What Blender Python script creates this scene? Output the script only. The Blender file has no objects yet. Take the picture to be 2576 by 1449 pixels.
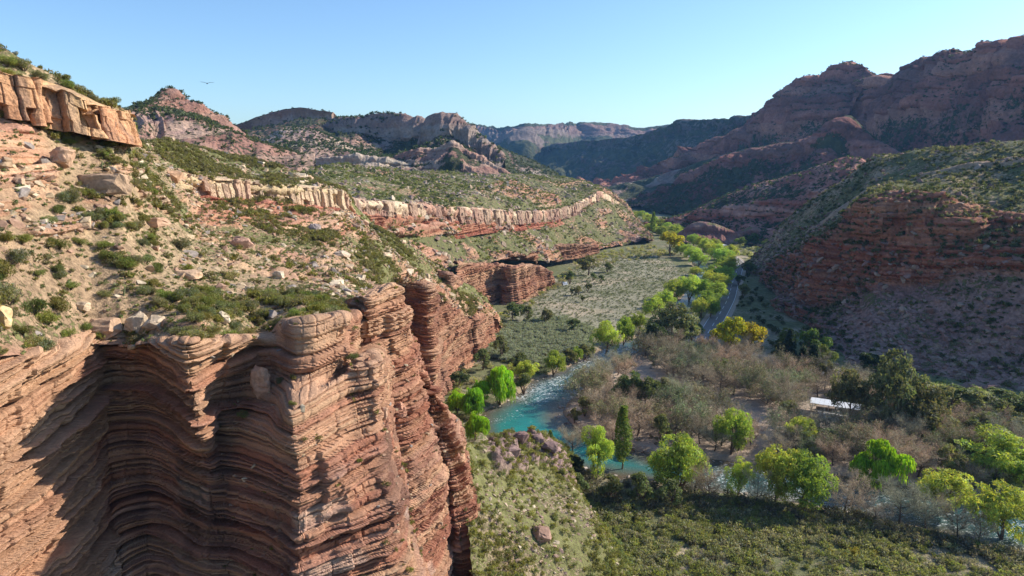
HAZE=0.00005; EXPO=0.57
import bpy, bmesh, math, time
import numpy as np
from mathutils import Vector
T0=time.time()
scene=bpy.context.scene
COL=scene.collection
rng=np.random.default_rng(7)
# ------------------------------------------------------------------ camera model (photo measured on a 2576 px wide grid)
F=1716.0; CX=1288.0; CY=724.5; PITCH=math.radians(10.6); H=70.0
cp,sp=math.cos(PITCH),math.sin(PITCH)
def ray(u,v):
    x=(u-CX)/F; y=(v-CY)/F
    return x, cp-sp*y, -sp-cp*y
def P(u,v,Y):
    x,dy,dz=ray(u,v); t=Y/dy
    return (x*t, Y, H+dz*t)
def G(u,v,z=0.0):
    x,dy,dz=ray(u,v); t=(z-H)/dz
    return (x*t, dy*t, z)
def FT(u,Y,z=-1.5):
    """point at height z, forward distance Y, seen in column u"""
    # depth along view axis: d = Y*cp + (H-z)*sp
    d=Y*cp+(H-z)*sp
    return ((u-CX)/F*d, Y, z)
def project(V):
    V=np.asarray(V,float).reshape(-1,3)
    dz=V[:,2]-H
    d=V[:,1]*cp-dz*sp
    up=V[:,1]*sp+dz*cp
    d=np.maximum(d,1e-3)
    return CX+F*V[:,0]/d, CY-F*up/d, d
# ------------------------------------------------------------------ noise
LAT=np.random.default_rng(11).random((64,64,64)).astype(np.float32)
def vn(x,y,z):
    x,y,z=np.broadcast_arrays(np.asarray(x,np.float64),np.asarray(y,np.float64),np.asarray(z,np.float64))
    xi=np.floor(x);yi=np.floor(y);zi=np.floor(z)
    fx=x-xi;fy=y-yi;fz=z-zi
    fx=fx*fx*(3-2*fx);fy=fy*fy*(3-2*fy);fz=fz*fz*(3-2*fz)
    xi=xi.astype(np.int64)&63;yi=yi.astype(np.int64)&63;zi=zi.astype(np.int64)&63
    x1=(xi+1)&63;y1=(yi+1)&63;z1=(zi+1)&63
    def L(a,b,c): return LAT[a,b,c]
    c00=L(xi,yi,zi)*(1-fx)+L(x1,yi,zi)*fx
    c10=L(xi,y1,zi)*(1-fx)+L(x1,y1,zi)*fx
    c01=L(xi,yi,z1)*(1-fx)+L(x1,yi,z1)*fx
    c11=L(xi,y1,z1)*(1-fx)+L(x1,y1,z1)*fx
    a=c00*(1-fy)+c10*fy; b=c01*(1-fy)+c11*fy
    return a*(1-fz)+b*fz
def fbm(x,y,z,o=4,g=0.5):
    s=0;a=1;n=0
    for i in range(o):
        k=2.03**i
        s=s+a*(vn(x*k+17.3*i,y*k+5.1*i,z*k+9.7*i)*2-1); n+=a; a*=g
    return s/n
def ridged(x,y,z,o=4,g=0.5):
    s=0;a=1;n=0
    for i in range(o):
        k=2.03**i
        s=s+a*(1-np.abs(vn(x*k+7.3*i,y*k+3.1*i,z*k+1.7*i)*2-1)*2); n+=a; a*=g
    return s/n
def sstep(a,b,x):
    t=np.clip((x-a)/(b-a),0,1); return t*t*(3-2*t)
def mix(a,b,t):
    a=np.asarray(a,float);b=np.asarray(b,float)
    t=np.asarray(t)[...,None]
    return a*(1-t)+b*t
# ------------------------------------------------------------------ object helpers
def tag(o,label=None,cat=None,group=None,kind=None):
    if label: o['label']=label
    if cat: o['category']=cat
    if group: o['group']=group
    if kind: o['kind']=kind
    return o
def mesh_np(name,V,Fc,col=None,mat=None,smooth=False,attrs=None):
    V=np.asarray(V,np.float32); Fc=np.asarray(Fc,np.int32)
    me=bpy.data.meshes.new(name)
    me.vertices.add(len(V)); me.vertices.foreach_set('co',V.ravel())
    n,k=Fc.shape
    me.loops.add(n*k); me.loops.foreach_set('vertex_index',Fc.ravel())
    me.polygons.add(n); me.polygons.foreach_set('loop_start',np.arange(0,n*k,k,dtype=np.int32))
    me.polygons.foreach_set('use_smooth',np.full(n,smooth,dtype=bool))
    me.update(calc_edges=True)
    if col is not None:
        c=np.ones((len(V),4),np.float32); c[:,:3]=col
        a=me.color_attributes.new('Col','FLOAT_COLOR','POINT'); a.data.foreach_set('color',c.ravel())
    for nme,arr in (attrs or {}).items():
        a=me.attributes.new(nme,'FLOAT','POINT'); a.data.foreach_set('value',np.asarray(arr,np.float32).ravel())
    if mat: me.materials.append(mat)
    return me
def link(name,me,parent=None,loc=None,rz=0.0,scale=None):
    o=bpy.data.objects.new(name,me); COL.objects.link(o)
    if parent: o.parent=parent
    if loc is not None: o.location=loc
    if rz: o.rotation_euler=(0,0,rz)
    if scale is not None: o.scale=scale if hasattr(scale,'__len__') else (scale,)*3
    return o
def empty(name,loc,rz=0,scale=1):
    o=link(name,None,loc=loc,rz=rz,scale=scale); o.empty_display_size=0.5; return o
def grid_faces(nr,nc):
    i=np.arange(nr-1)[:,None]*nc+np.arange(nc-1)[None,:]
    i=i.ravel()
    return np.stack([i,i+1,i+nc+1,i+nc],1)
# ------------------------------------------------------------------ materials
def newmat(name):
    m=bpy.data.materials.new(name); m.use_nodes=True
    nt=m.node_tree; nt.nodes.clear()
    out=nt.nodes.new('ShaderNodeOutputMaterial')
    return m,nt,out
def N(nt,t,**k):
    n=nt.nodes.new(t)
    for a,b in k.items(): setattr(n,a,b)
    return n
def noise(nt,scale,detail=4,rough=0.55,vec=None,dist=0.0):
    n=N(nt,'ShaderNodeTexNoise'); n.inputs['Scale'].default_value=scale; n.inputs['Detail'].default_value=detail
    n.inputs['Roughness'].default_value=rough; n.inputs['Distortion'].default_value=dist
    if vec is not None: nt.links.new(vec,n.inputs['Vector'])
    return n
def ramp(nt,src,a,b,va=0.0,vb=1.0):
    n=N(nt,'ShaderNodeMapRange'); nt.links.new(src,n.inputs[0])
    n.inputs[1].default_value=a;n.inputs[2].default_value=b;n.inputs[3].default_value=va;n.inputs[4].default_value=vb
    return n.outputs[0]
def mixc(nt,fac,a,b,blend='MIX'):
    n=N(nt,'ShaderNodeMix',data_type='RGBA',blend_type=blend)
    for s,i in ((fac,0),(a,6),(b,7)):
        if hasattr(s,'links') or hasattr(s,'is_linked'): nt.links.new(s,n.inputs[i])
        elif isinstance(s,(int,float)): n.inputs[i].default_value=s
        else: n.inputs[i].default_value=(*s,1)
    return n.outputs[2]
def terrain_mat(name,px,veg_scale,vegc=((0.15,0.145,0.055),(0.21,0.20,0.08)),bump=0.6,var=0.35,zs=1.0):
    """px = finest grain size in metres; Col attribute = rock colour, Veg attribute = how much low scrub grows there"""
    m,nt,out=newmat(name)
    tc=N(nt,'ShaderNodeTexCoord'); mp=N(nt,'ShaderNodeMapping'); nt.links.new(tc.outputs['Object'],mp.inputs[0])
    mp.inputs['Scale'].default_value=(1,1,zs)
    at=N(nt,'ShaderNodeAttribute',attribute_name='Col'); vg=N(nt,'ShaderNodeAttribute',attribute_name='Veg')
    n1=noise(nt,0.5/px,6,0.65,mp.outputs[0]); n2=noise(nt,0.08/px,3,0.6,mp.outputs[0])
    f=ramp(nt,n1.outputs[0],0.25,0.75,1-var,1+var)
    f2=ramp(nt,n2.outputs[0],0.3,0.7,0.86,1.14)
    mu=N(nt,'ShaderNodeMath',operation='MULTIPLY'); nt.links.new(f,mu.inputs[0]); nt.links.new(f2,mu.inputs[1])
    vm=N(nt,'ShaderNodeVectorMath',operation='SCALE'); nt.links.new(at.outputs['Color'],vm.inputs[0]); nt.links.new(mu.outputs[0],vm.inputs['Scale'])
    nv=noise(nt,1.0/veg_scale,5,0.7,tc.outputs['Object']); nb=noise(nt,0.12/veg_scale,3,0.6,tc.outputs['Object'])
    ad=N(nt,'ShaderNodeMath',operation='MULTIPLY_ADD'); nt.links.new(nb.outputs[0],ad.inputs[0]); ad.inputs[1].default_value=0.5; nt.links.new(nv.outputs[0],ad.inputs[2])
    th=N(nt,'ShaderNodeMath',operation='SUBTRACT'); th.inputs[0].default_value=1.0
    t2=N(nt,'ShaderNodeMath',operation='MULTIPLY'); nt.links.new(vg.outputs['Fac'],t2.inputs[0]); t2.inputs[1].default_value=0.5
    nt.links.new(t2.outputs[0],th.inputs[1])
    df=N(nt,'ShaderNodeMath',operation='SUBTRACT'); nt.links.new(ad.outputs[0],df.inputs[0]); nt.links.new(th.outputs[0],df.inputs[1])
    mk=ramp(nt,df.outputs[0],0.0,0.05)
    nc=noise(nt,0.4/veg_scale,2,0.5,tc.outputs['Object'])
    gc=mixc(nt,ramp(nt,nc.outputs[0],0.35,0.65),vegc[0],vegc[1])
    fin=mixc(nt,mk,vm.outputs[0],gc)
    b=N(nt,'ShaderNodeBsdfPrincipled'); b.inputs['Roughness'].default_value=0.95; b.inputs['Specular IOR Level'].default_value=0.15
    nt.links.new(fin,b.inputs['Base Color'])
    hh=N(nt,'ShaderNodeMath',operation='MULTIPLY_ADD'); nt.links.new(mk,hh.inputs[0]); hh.inputs[1].default_value=0.5; nt.links.new(n1.outputs[0],hh.inputs[2])
    bp=N(nt,'ShaderNodeBump'); bp.inputs['Strength'].default_value=bump; bp.inputs['Distance'].default_value=px*2
    nt.links.new(hh.outputs[0],bp.inputs['Height']); nt.links.new(bp.outputs[0],b.inputs['Normal'])
    nt.links.new(b.outputs[0],out.inputs[0])
    return m
def leaf_mat(name,trans=0.4,rough=0.6,tint=(1.25,1.3,0.6)):
    m,nt,out=newmat(name)
    at=N(nt,'ShaderNodeAttribute',attribute_name='Col'); oi=N(nt,'ShaderNodeObjectInfo')
    f=ramp(nt,oi.outputs['Random'],0,1,0.75,1.2); hr=N(nt,'ShaderNodeCombineXYZ'); rz_=N(nt,'ShaderNodeMath',operation='FRACT'); r2=N(nt,'ShaderNodeMath',operation='MULTIPLY'); nt.links.new(oi.outputs['Random'],r2.inputs[0]); r2.inputs[1].default_value=7.31; nt.links.new(r2.outputs[0],rz_.inputs[0]); nt.links.new(ramp(nt,rz_.outputs[0],0,1,.80,1.12),hr.inputs[0]); hr.inputs[1].default_value=1; hr.inputs[2].default_value=1.0
    hv=N(nt,'ShaderNodeVectorMath',operation='MULTIPLY'); nt.links.new(at.outputs['Color'],hv.inputs[0]); nt.links.new(hr.outputs[0],hv.inputs[1])
    vm=N(nt,'ShaderNodeVectorMath',operation='SCALE'); nt.links.new(hv.outputs[0],vm.inputs[0]); nt.links.new(f,vm.inputs['Scale'])
    b=N(nt,'ShaderNodeBsdfPrincipled'); b.inputs['Roughness'].default_value=rough; b.inputs['Specular IOR Level'].default_value=0.25
    nt.links.new(vm.outputs[0],b.inputs['Base Color'])
    tr=N(nt,'ShaderNodeBsdfTranslucent'); tv=N(nt,'ShaderNodeVectorMath',operation='MULTIPLY'); nt.links.new(vm.outputs[0],tv.inputs[0]); tv.inputs[1].default_value=tint
    nt.links.new(tv.outputs[0],tr.inputs[0])
    ms=N(nt,'ShaderNodeMixShader'); ms.inputs[0].default_value=trans
    nt.links.new(b.outputs[0],ms.inputs[1]); nt.links.new(tr.outputs[0],ms.inputs[2]); nt.links.new(ms.outputs[0],out.inputs[0])
    return m
def plain(name,c,rough=0.8,metal=0.0,var=0.15,scale=2.0,spec=0.3):
    m,nt,out=newmat(name)
    tc=N(nt,'ShaderNodeTexCoord'); n=noise(nt,scale,4,0.6,tc.outputs['Object'])
    f=ramp(nt,n.outputs[0],0.3,0.7,1-var,1+var)
    vm=N(nt,'ShaderNodeVectorMath',operation='SCALE'); vm.inputs[0].default_value=c; nt.links.new(f,vm.inputs['Scale'])
    b=N(nt,'ShaderNodeBsdfPrincipled'); b.inputs['Roughness'].default_value=rough; b.inputs['Metallic'].default_value=metal; b.inputs['Specular IOR Level'].default_value=spec
    nt.links.new(vm.outputs[0],b.inputs['Base Color']); nt.links.new(b.outputs[0],out.inputs[0])
    return m
def vcol_mat(name,rough=0.9,var=0.25,scale=3.0,bump=0.5):
    m,nt,out=newmat(name)
    tc=N(nt,'ShaderNodeTexCoord'); n=noise(nt,scale,5,0.65,tc.outputs['Object'])
    at=N(nt,'ShaderNodeAttribute',attribute_name='Col')
    f=ramp(nt,n.outputs[0],0.3,0.7,1-var,1+var)
    vm=N(nt,'ShaderNodeVectorMath',operation='SCALE'); nt.links.new(at.outputs['Color'],vm.inputs[0]); nt.links.new(f,vm.inputs['Scale'])
    b=N(nt,'ShaderNodeBsdfPrincipled'); b.inputs['Roughness'].default_value=rough; b.inputs['Specular IOR Level'].default_value=0.15
    bp=N(nt,'ShaderNodeBump'); bp.inputs['Strength'].default_value=bump; bp.inputs['Distance'].default_value=0.15
    nt.links.new(n.outputs[0],bp.inputs['Height']); nt.links.new(bp.outputs[0],b.inputs['Normal'])
    nt.links.new(vm.outputs[0],b.inputs['Base Color']); nt.links.new(b.outputs[0],out.inputs[0])
    return m
M={}
M['cliff']=terrain_mat('layered_sandstone',0.12,0.5,bump=0.8,var=0.28,zs=3.0)
M['slope']=terrain_mat('stony_slope',0.18,0.55,bump=0.9,var=0.45)
M['mid']=terrain_mat('mid_slope',0.5,1.4,vegc=((0.115,0.115,0.05),(0.175,0.17,0.07)),bump=0.8,var=0.4)
M['midcliff']=terrain_mat('mid_sandstone',0.35,1.0,bump=0.8,var=0.32,zs=3.0)
M['far']=terrain_mat('far_rock',1.6,4.5,vegc=((0.045,0.055,0.03),(0.085,0.085,0.04)),bump=0.8,var=0.35)
M['farther']=terrain_mat('farthest_rock',5.0,13.0,vegc=((0.045,0.055,0.03),(0.085,0.085,0.04)),bump=0.8,var=0.3)
M['rock']=vcol_mat('boulder_stone',var=0.3,scale=2.5)
M['leaf']=leaf_mat('willow_leaf',0.45,tint=(1.35,1.2,0.6))
M['shrub']=leaf_mat('shrub_leaf',0.42,tint=(1.2,1.2,0.6))
M['twig']=leaf_mat('dry_twigs',0.12,0.9,tint=(1,1,1))
M['bark']=vcol_mat('bark',var=0.3,scale=6.0)
# ------------------------------------------------------------------ spline patches
def resample(W,n,axis,metric):
    """cardinal spline through control rows; n samples spread evenly in screen size"""
    W=np.moveaxis(W,axis,0)
    K=W.shape[0]
    seg=np.linalg.norm(np.diff(W[...,:3],axis=0),axis=-1)
    dist=np.linalg.norm(0.5*(W[1:,...,:3]+W[:-1,...,:3])-np.array([0,0,H]),axis=-1)
    L=(seg/dist if metric else seg)
    L=np.percentile(L,70,axis=tuple(range(1,L.ndim))) if L.ndim>1 else L
    L=np.maximum(L,L.max()*0.02)
    c=np.concatenate([[0],np.cumsum(L)]); s=np.linspace(0,c[-1],n)
    i=np.clip(np.searchsorted(c,s,side='right')-1,0,K-2); t=(s-c[i])/L[i]
    def g(j): return W[np.clip(j,0,K-1)]
    sh=(-1,)+(1,)*(W.ndim-1); tt=t.reshape(sh)
    p0,p1,p2,p3=g(i-1),g(i),g(i+1),g(i+2)
    m1=0.32*(p2-p0); m2=0.32*(p3-p1)
    h00=2*tt**3-3*tt**2+1;h10=tt**3-2*tt**2+tt;h01=-2*tt**3+3*tt**2;h11=tt**3-tt**2
    R=h00*p1+h10*m1+h01*p2+h11*m2
    return np.moveaxis(R,0,axis), i+t
def patch(ctrl,nr,nc,metric=True):
    W=np.array(ctrl,float)            # rows x cols x 3 (world)
    A,T=resample(W,nr,0,metric)
    B,U=resample(A,nc,1,metric)
    return B,T,U
def normals(Q):
    du=np.gradient(Q,axis=1); dv=np.gradient(Q,axis=0)
    n=np.cross(du,dv); l=np.linalg.norm(n,axis=-1,keepdims=True); n=n/np.maximum(l,1e-9)
    tocam=np.array([0,0,H+40.0])-Q
    if (n*tocam).sum(-1).mean()<0: n=-n
    return n
def smooth2(A,k=2):
    for _ in range(k):
        B=A.copy(); B[1:-1]=(A[:-2]+2*A[1:-1]+A[2:])/4; A=B.copy(); A[:,1:-1]=(B[:,:-2]+2*B[:,1:-1]+B[:,2:])/4
    return A
SURF={}
def build(name,Q,col,veg,mat,smooth=True,key=None):
    nr,nc=Q.shape[:2]
    me=mesh_np(name,Q.reshape(-1,3),grid_faces(nr,nc),col.reshape(-1,3),mat,smooth,{'Veg':veg.reshape(-1)})
    o=link(name,me); tag(o,kind='structure')
    SURF[key or name]=Q
    return o
# strata -----------------------------------------------------------------
def layer_table(seed,lo,hi,total=260.0):
    r=np.random.default_rng(seed); th=lo+(hi-lo)*r.random(int(total/lo))**1.6
    return np.cumsum(th)-40.0, r
LT=[layer_table(3,0.5,2.6),layer_table(5,0.18,0.7)]
def layers(s,x,y,which,lat,k=1.0):
    b,_=LT[which]; ss=s/k
    i=np.clip(np.searchsorted(b,ss.ravel()).reshape(s.shape),1,len(b)-1)
    t=(ss-b[i-1])/(b[i]-b[i-1]); t=np.clip(t,0,1)
    p=vn(i*3.17,x*lat+i*1.7,y*lat+i*0.9)
    p=sstep(0.25,0.75,p)
    prof=(1-np.abs(2*t-1)**9)*(0.55+0.45*t**.4)-.45*np.exp(-(t/.07)**2)
    return p*prof, i, t
CR={'red':(0.40,0.18,0.11),'dred':(0.27,0.105,0.065),'tan':(0.50,0.30,0.18),'cream':(0.62,0.46,0.29),'pink':(0.47,0.26,0.18),'orange':(0.60,0.32,0.14)}
def strata_color(i,x,y,z,k=None):
    r=np.random.default_rng(99); pal=np.array([CR['red'],CR['red'],CR['tan'],CR['dred'],CR['pink'],CR['red'],CR['tan'],(0.33,0.135,0.08)])
    idx=r.integers(0,len(pal),4000); a=pal[idx[i%4000]]
    return a*(0.85+0.3*vn(x*0.3,y*0.3,z*1.4))[...,None]
def hsh(a,b=0.0):
    v=np.sin(a*12.9898+b*78.233)*43758.5453; return v-np.floor(v)
def blocks(i,q,w0,w1,seed):
    w=w0+(w1-w0)*hsh(i*1.0,seed); s=q/w+hsh(i*1.7,seed+3)*9; b=np.floor(s); f=s-b
    e=np.minimum(f,1-f)*w
    return hsh(i*3.1+b*7.7,seed+5),e
def cliffify(Q,amp=1.0,k=1.0,fold=None,flute=1.0,lat=0.12,mask=None,reg=0.0):
    n=normals(smooth2(Q,10)); h=n.copy(); h[...,2]*=0.2; h/=np.maximum(np.linalg.norm(h,axis=-1,keepdims=True),1e-6)
    x,y,z=Q[...,0],Q[...,1],Q[...,2]
    s=z+0.7*k*(fbm(x*0.05/k,y*0.05/k,z*0.02/k,2))+.10*k*fbm(x*.5/k,y*.5/k,z*.1/k,3)
    if fold is not None: s=s-fold(x,y,z)
    a,i,t=layers(s,x,y,0,lat*.55/k,k); b,j,_=layers(s,x,y,1,lat*1.1/k,k)
    mr=Q.shape[0]//2; dq=np.linalg.norm(np.diff(Q[mr],axis=0)[:,:2],axis=-1); q=np.concatenate([[0],np.cumsum(dq)])[None,:]*np.ones_like(x)
    q=q+.5*k*fbm(x*.3/k,y*.3/k,z*.3/k,2)
    B1,e1=blocks(np.floor(i/3.0),q/k,2.2,6.5,1.3); B2,e2=blocks(i*1.0,q/k,1.0,3.2,2.9); B3,e3=blocks(j*1.0,q/k,.5,1.6,4.1)
    Ri=hsh(i*2.37,4.0)**1.5*sstep(.2,.6,vn(x*.12/k+i*3.3,y*.12/k,i*1.1)); Rj=hsh(j*1.91,7.0)**1.5
    tb=(s/k-LT[1][0][j-1])/(LT[1][0][j]-LT[1][0][j-1])
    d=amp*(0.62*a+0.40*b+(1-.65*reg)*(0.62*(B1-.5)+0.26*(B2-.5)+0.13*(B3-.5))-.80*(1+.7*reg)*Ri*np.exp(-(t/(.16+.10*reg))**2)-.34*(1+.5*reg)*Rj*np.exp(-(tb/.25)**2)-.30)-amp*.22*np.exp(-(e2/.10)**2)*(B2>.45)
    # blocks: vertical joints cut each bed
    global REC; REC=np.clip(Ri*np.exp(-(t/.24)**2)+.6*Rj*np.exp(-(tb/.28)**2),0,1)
    fl=ridged(x*0.16/k,y*0.16/k,z*0.018/k,3); d=d+flute*amp*0.9*fl
    d=d+amp*(0.30-.14*reg)*fbm(x*0.5/k,y*0.5/k,z*0.8/k,5,.6)
    if mask is not None: d=d*mask
    Q2=Q+h*d[...,None]
    # beds lift slightly
    return Q2,i,j,s
print('init',time.time()-T0)
# ================================================================== NEAR CLIFF
def rows_from(cols):  # list of columns, each list of world pts -> rows x cols
    return [[c[r] for c in cols] for r in range(len(cols[0]))]
NC=[ # rim, tower base, bench edge, middle, low : (u,v,Y)
((-300,915,36),(-300,980,36),(-300,1080,36),(-298,1250,35.8),(-295,1449,35.4)),
((-120,902,40.5),(-120,970,40.5),(-120,1080,40.4),(-116,1250,40.2),(-110,1449,39.8)),
((0,893,45),(0,960,45),(0,1070,44.8),(5,1250,44.6),(12,1449,44.2)),
((120,885,51),(121,950,50.8),(126,1060,50.4),(138,1240,50),(154,1449,49.2)),
((240,868,58.5),(238,930,58),(228,1050,57.2),(246,1250,56.4),(285,1449,55.6)),
((262,872,60.2),(265,930,60),(266,1050,59),(284,1250,57.6),(316,1449,56)),
((350,862,58),(355,920,58.5),(370,1050,58.5),(380,1250,58),(390,1449,57)),
((425,857,52.8),(428,920,54),(440,1050,56.5),(450,1250,56.8),(460,1449,56.3)),
((470,864,51),(476,930,51.6),(498,1050,53),(524,1205,55.5),(520,1449,55.8)),
((560,858,55),(560,900,57),(534,1040,58),(566,1215,56.4),(580,1449,56.4)),
((645,850,60),(640,890,61),(592,1095,57),(640,1230,55),(646,1449,54.6)),
((690,845,61.5),(682,930,60),(672,1085,54.6),(700,1230,53),(698,1449,52.4)),
((735,816,58.5),(735,950,57),(730,1042,51.6),(752,1215,50.8),(746,1449,50.2)),
((790,805,59),(790,950,57.5),(790,1010,54),(812,1215,52.4),(820,1449,51.4)),
((850,800,61.5),(850,945,60.5),(870,950,58.5),(905,1200,55.5),(930,1449,53)),
((868,798,64),(876,925,63),(940,900,61.5),(968,1170,58.5),(1035,1449,56)),
((888,790,74),(895,900,74),(948,905,74),(980,1170,73),(1040,1449,70)),
((900,762,77),(905,850,78),(940,935,82),(945,1160,86),(975,1449,86)),
((925,752,74),(932,850,75),(975,960,78),(1008,1150,79),(1015,1449,77.5)),
((1000,722,80),(1010,850,81),(1038,960,82),(1078,1150,83),(1090,1449,82)),
((1016,790,84),(1030,870,84),(1050,970,84),(1105,1150,86),(1122,1449,86)),
((1040,870,91),(1058,930,92),(1082,1040,92),(1115,1200,92.5),(1128,1449,93)),
((1058,930,88),(1070,985,89),(1098,1070,90),(1142,1220,90),(1158,1449,89)),
((1122,1030,92),(1142,1085,92),(1166,1180,92),(1192,1280,92),(1216,1449,91)),
((1140,1060,100),(1156,1120,100),(1174,1200,99),(1200,1300,99),(1220,1449,98)),
((1125,1050,112),(1150,1100,112),(1160,1200,112),(1160,1300,112),(1180,1449,112))]
cols=[]
for c in NC:
    p=[np.array(P(*q)) for q in c]
    back=p[0]+np.array([-3.0,6.0,1.6 if 180<c[0][0]<320 else -1.0]); low=p[4]+(p[4]-p[3])*.25; low[2]=p[4][2]-13
    cols.append([back]+p+[low])
Q,T,U=patch(rows_from(cols),640,1150)
UUc=np.ones(len(T))[:,None]*U[None]
def foldf(x,y,z):
    a=np.clip((63-z)/12,0.1,1.2)
    return .45*a*(2.4*np.exp(-((UUc-6.0)/1.4)**2)-1.0*np.exp(-((UUc-9.3)/1.5)**2)+1.2*sstep(12,16,UUc)-1.5*sstep(5,1,UUc))
mk=sstep(0.35,1.1,T)[:,None]*np.ones(len(U))[None]
Q2,i1,j1,s=cliffify(Q,amp=1.3,k=1.0,fold=foldf,reg=.75*(1-sstep(11.3,13.0,UUc)),flute=0.10+.3*sstep(12.5,15,UUc),mask=(0.25+0.75*mk)*(1+.4*(1-sstep(4.2,5.2,UUc)))*(1-.55*sstep(9.5,11,UUc)*(1-sstep(13.5,14.5,UUc))*(1-sstep(3.3,4.0,T))[:,None]))
x,y,z=Q[...,0],Q[...,1],Q[...,2]
c1=strata_color(i1,x,y,z); c2=strata_color(j1+31,x,y,z)
col=c1*0.6+c2*0.4
REC0=REC
tanness=np.clip(sstep(44,60,z)*0.85+0.7*sstep(-24,-34,x)*sstep(0,5,58-y),0,0.9)*(0.6+0.5*vn(x*.2,y*.2,z*.5))
col=mix(col,CR['tan']*np.ones_like(col),np.clip(tanness,0,0.85))
var=sstep(0.55,0.75,vn(x*.35,y*.35,z*.05))*sstep(0.4,0.7,vn(x*.1,y*.1,z*.1+9))  # desert varnish streaks
col=mix(col,np.array((0.12,0.075,0.06))*np.ones_like(col),0.55*var*mk)
wht=sstep(0.66,0.8,vn(x*.25+40,y*.25,z*.12))*sstep(0.55,0.7,vn(i1*1.31,x*.1,3.0))
col=mix(col,np.array((0.60,0.46,0.36))*np.ones_like(col),0.4*wht*sstep(3.2,3.8,T)[:,None])
vegn=0.1*(1-mk)
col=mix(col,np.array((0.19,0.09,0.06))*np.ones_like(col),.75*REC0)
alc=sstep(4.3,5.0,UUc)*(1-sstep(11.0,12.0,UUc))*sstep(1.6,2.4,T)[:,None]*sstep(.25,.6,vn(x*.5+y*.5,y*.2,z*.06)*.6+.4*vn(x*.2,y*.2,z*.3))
col=mix(col,np.array((0.17,0.095,0.07))*np.ones_like(col),.22*alc)  # alcove wall: varnish tone that also deepens its shade by colour
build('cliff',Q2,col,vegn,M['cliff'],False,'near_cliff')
# ================================================================== HILLSIDE ABOVE IT (sheet A)
A_=[ # crest, band top, band bottom, mid, lower, rim
(-250,(20,82),(95,77),(235,75),(560,52),(760,43),(925,37)),
(-100,(80,84),(150,79),(265,77),(580,56),(760,47),(915,41.5)),
(0,(120,86),(186,81),(290,79),(600,59),(770,51),(903,45.7)),
(80,(168,88),(196,84),(300,82),(610,62.5),(780,54.5),(900,49.5)),
(150,(200,91),(216,87),(318,85),(612,65.5),(780,58),(884,53.5)),
(230,(252,92),(258,90),(335,88),(615,69),(778,61.5),(864,59.5)),
(300,(270,96),(278,94),(352,92),(620,70),(780,62),(862,60)),
(322,(300,104),(310,102),(358,98),(622,71),(780,62.5),(868,60)),
(350,(352,140),(392,120),(405,112),(622,73),(780,62.5),(870,58.8)),
(430,(362,180),(425,140),(445,132),(625,82),(780,62),(864,54)),
(500,(375,212),(446,150),(492,148),(632,92),(780,62),(870,53)),
(570,(392,230),(452,157),(500,155),(640,100),(780,66),(866,60)),
(650,(405,240),(462,165),(508,163),(645,108),(770,72),(860,66)),
(760,(448,232),(472,176),(520,174),(655,116),(760,74),(822,62)),
(855,(478,208),(484,190),(532,188),(665,124),(750,84),(806,68)),
(895,(520,205),(536,198),(556,196),(672,132),(740,94),(790,79)),
(940,(566,212),(570,206),(580,204),(676,145),(730,118),(770,100)),
(1000,(606,220),(612,214),(620,212),(685,170),(715,185),(730,187)),
(1078,(655,238),(660,232),(668,228),(700,212),(724,198),(738,186)),
(1130,(690,250),(694,246),(702,242),(728,230),(748,222),(772,214)),
(1185,(722,264),(726,260),(733,256),(752,248),(770,243),(800,236)),
(1235,(762,280),(765,276),(769,272),(776,268),(784,264),(795,262)),
(1264,(826,292),(827,290),(829,287),(832,285),(835,283),(840,280))]
rows=[]
back=[]
for u,*r in A_:
    p=P(u,r[0][0],r[0][1]); back.append((p[0]-6,p[1]+14,p[2]-9))
rows.append(back)
for k in range(6): rows.append([P(a[0],*a[1+k]) for a in A_])
Q,T,U=patch(rows,760,1000)
x,y,z=Q[...,0],Q[...,1],Q[...,2]; TT=T[:,None]*np.ones(len(U)); UU=np.ones(len(T))[:,None]*U[None]
uu,vv,dd=project(Q); uu=uu.reshape(x.shape); vv=vv.reshape(x.shape)
nn=normals(smooth2(Q,4)); hh=nn.copy(); hh[...,2]*=0.2; hh/=np.linalg.norm(hh,axis=-1,keepdims=True)
band=sstep(1.9,2.03,TT)*(1-sstep(2.97,3.1,TT))*np.clip(1-(sstep(6.6,7.4,UU)*(1-sstep(8.6,9.6,UU))),0,1)*(1-sstep(14.6,15.5,UU))
under=sstep(2.9,3.1,TT)*(1-sstep(3.35,3.7,TT))*sstep(9.5,10.5,UU)*(1-sstep(15.2,16.2,UU))
leftcl=sstep(3.0,3.15,TT)*(1-sstep(3.5,3.8,TT))*(1-sstep(3.0,4.0,UU+0.6*fbm(y*.1,z*.3,0,2)))
spur=sstep(16.6,17.4,UU)*sstep(3.4,4.2,TT)
outc=sstep(0.52,0.60,vn(x*.07+3,y*.07,z*.12)*0.6+vn(x*.2,y*.2,z*.9)*0.4)*(1-band)*sstep(3.0,3.4,TT)*0.8
rimo=sstep(5.55,5.95,TT)*sstep(17.2,16.5,UU)
st=np.clip(under+leftcl+0.7*outc+0.6*spur+0.7*rimo,0,1)
d=1.0*fbm(x*.06,y*.06,z*.06,3)+0.45*fbm(x*.25,y*.25,z*.25,3)+0.16*fbm(x*1.1,y*1.1,z*1.1,3)
far_=np.clip(y/120,0.6,2.2)
a0,i0,t0=layers(z+0.5*fbm(x*.05,y*.05,z*.05,2)+0.03*x,x,y,0,0.12); b0,j0,_=layers(z+0.5*fbm(x*.05,y*.05,z*.05,2)+0.03*x,x,y,1,0.3)
Q2=Q+nn*(d*far_)[...,None]*(1-0.6*band)[...,None]
Q2=Q2+hh*(st*(1.3*a0+0.4*b0+0.4*ridged(x*.3,y*.3,z*.05,2)))[...,None]
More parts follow.
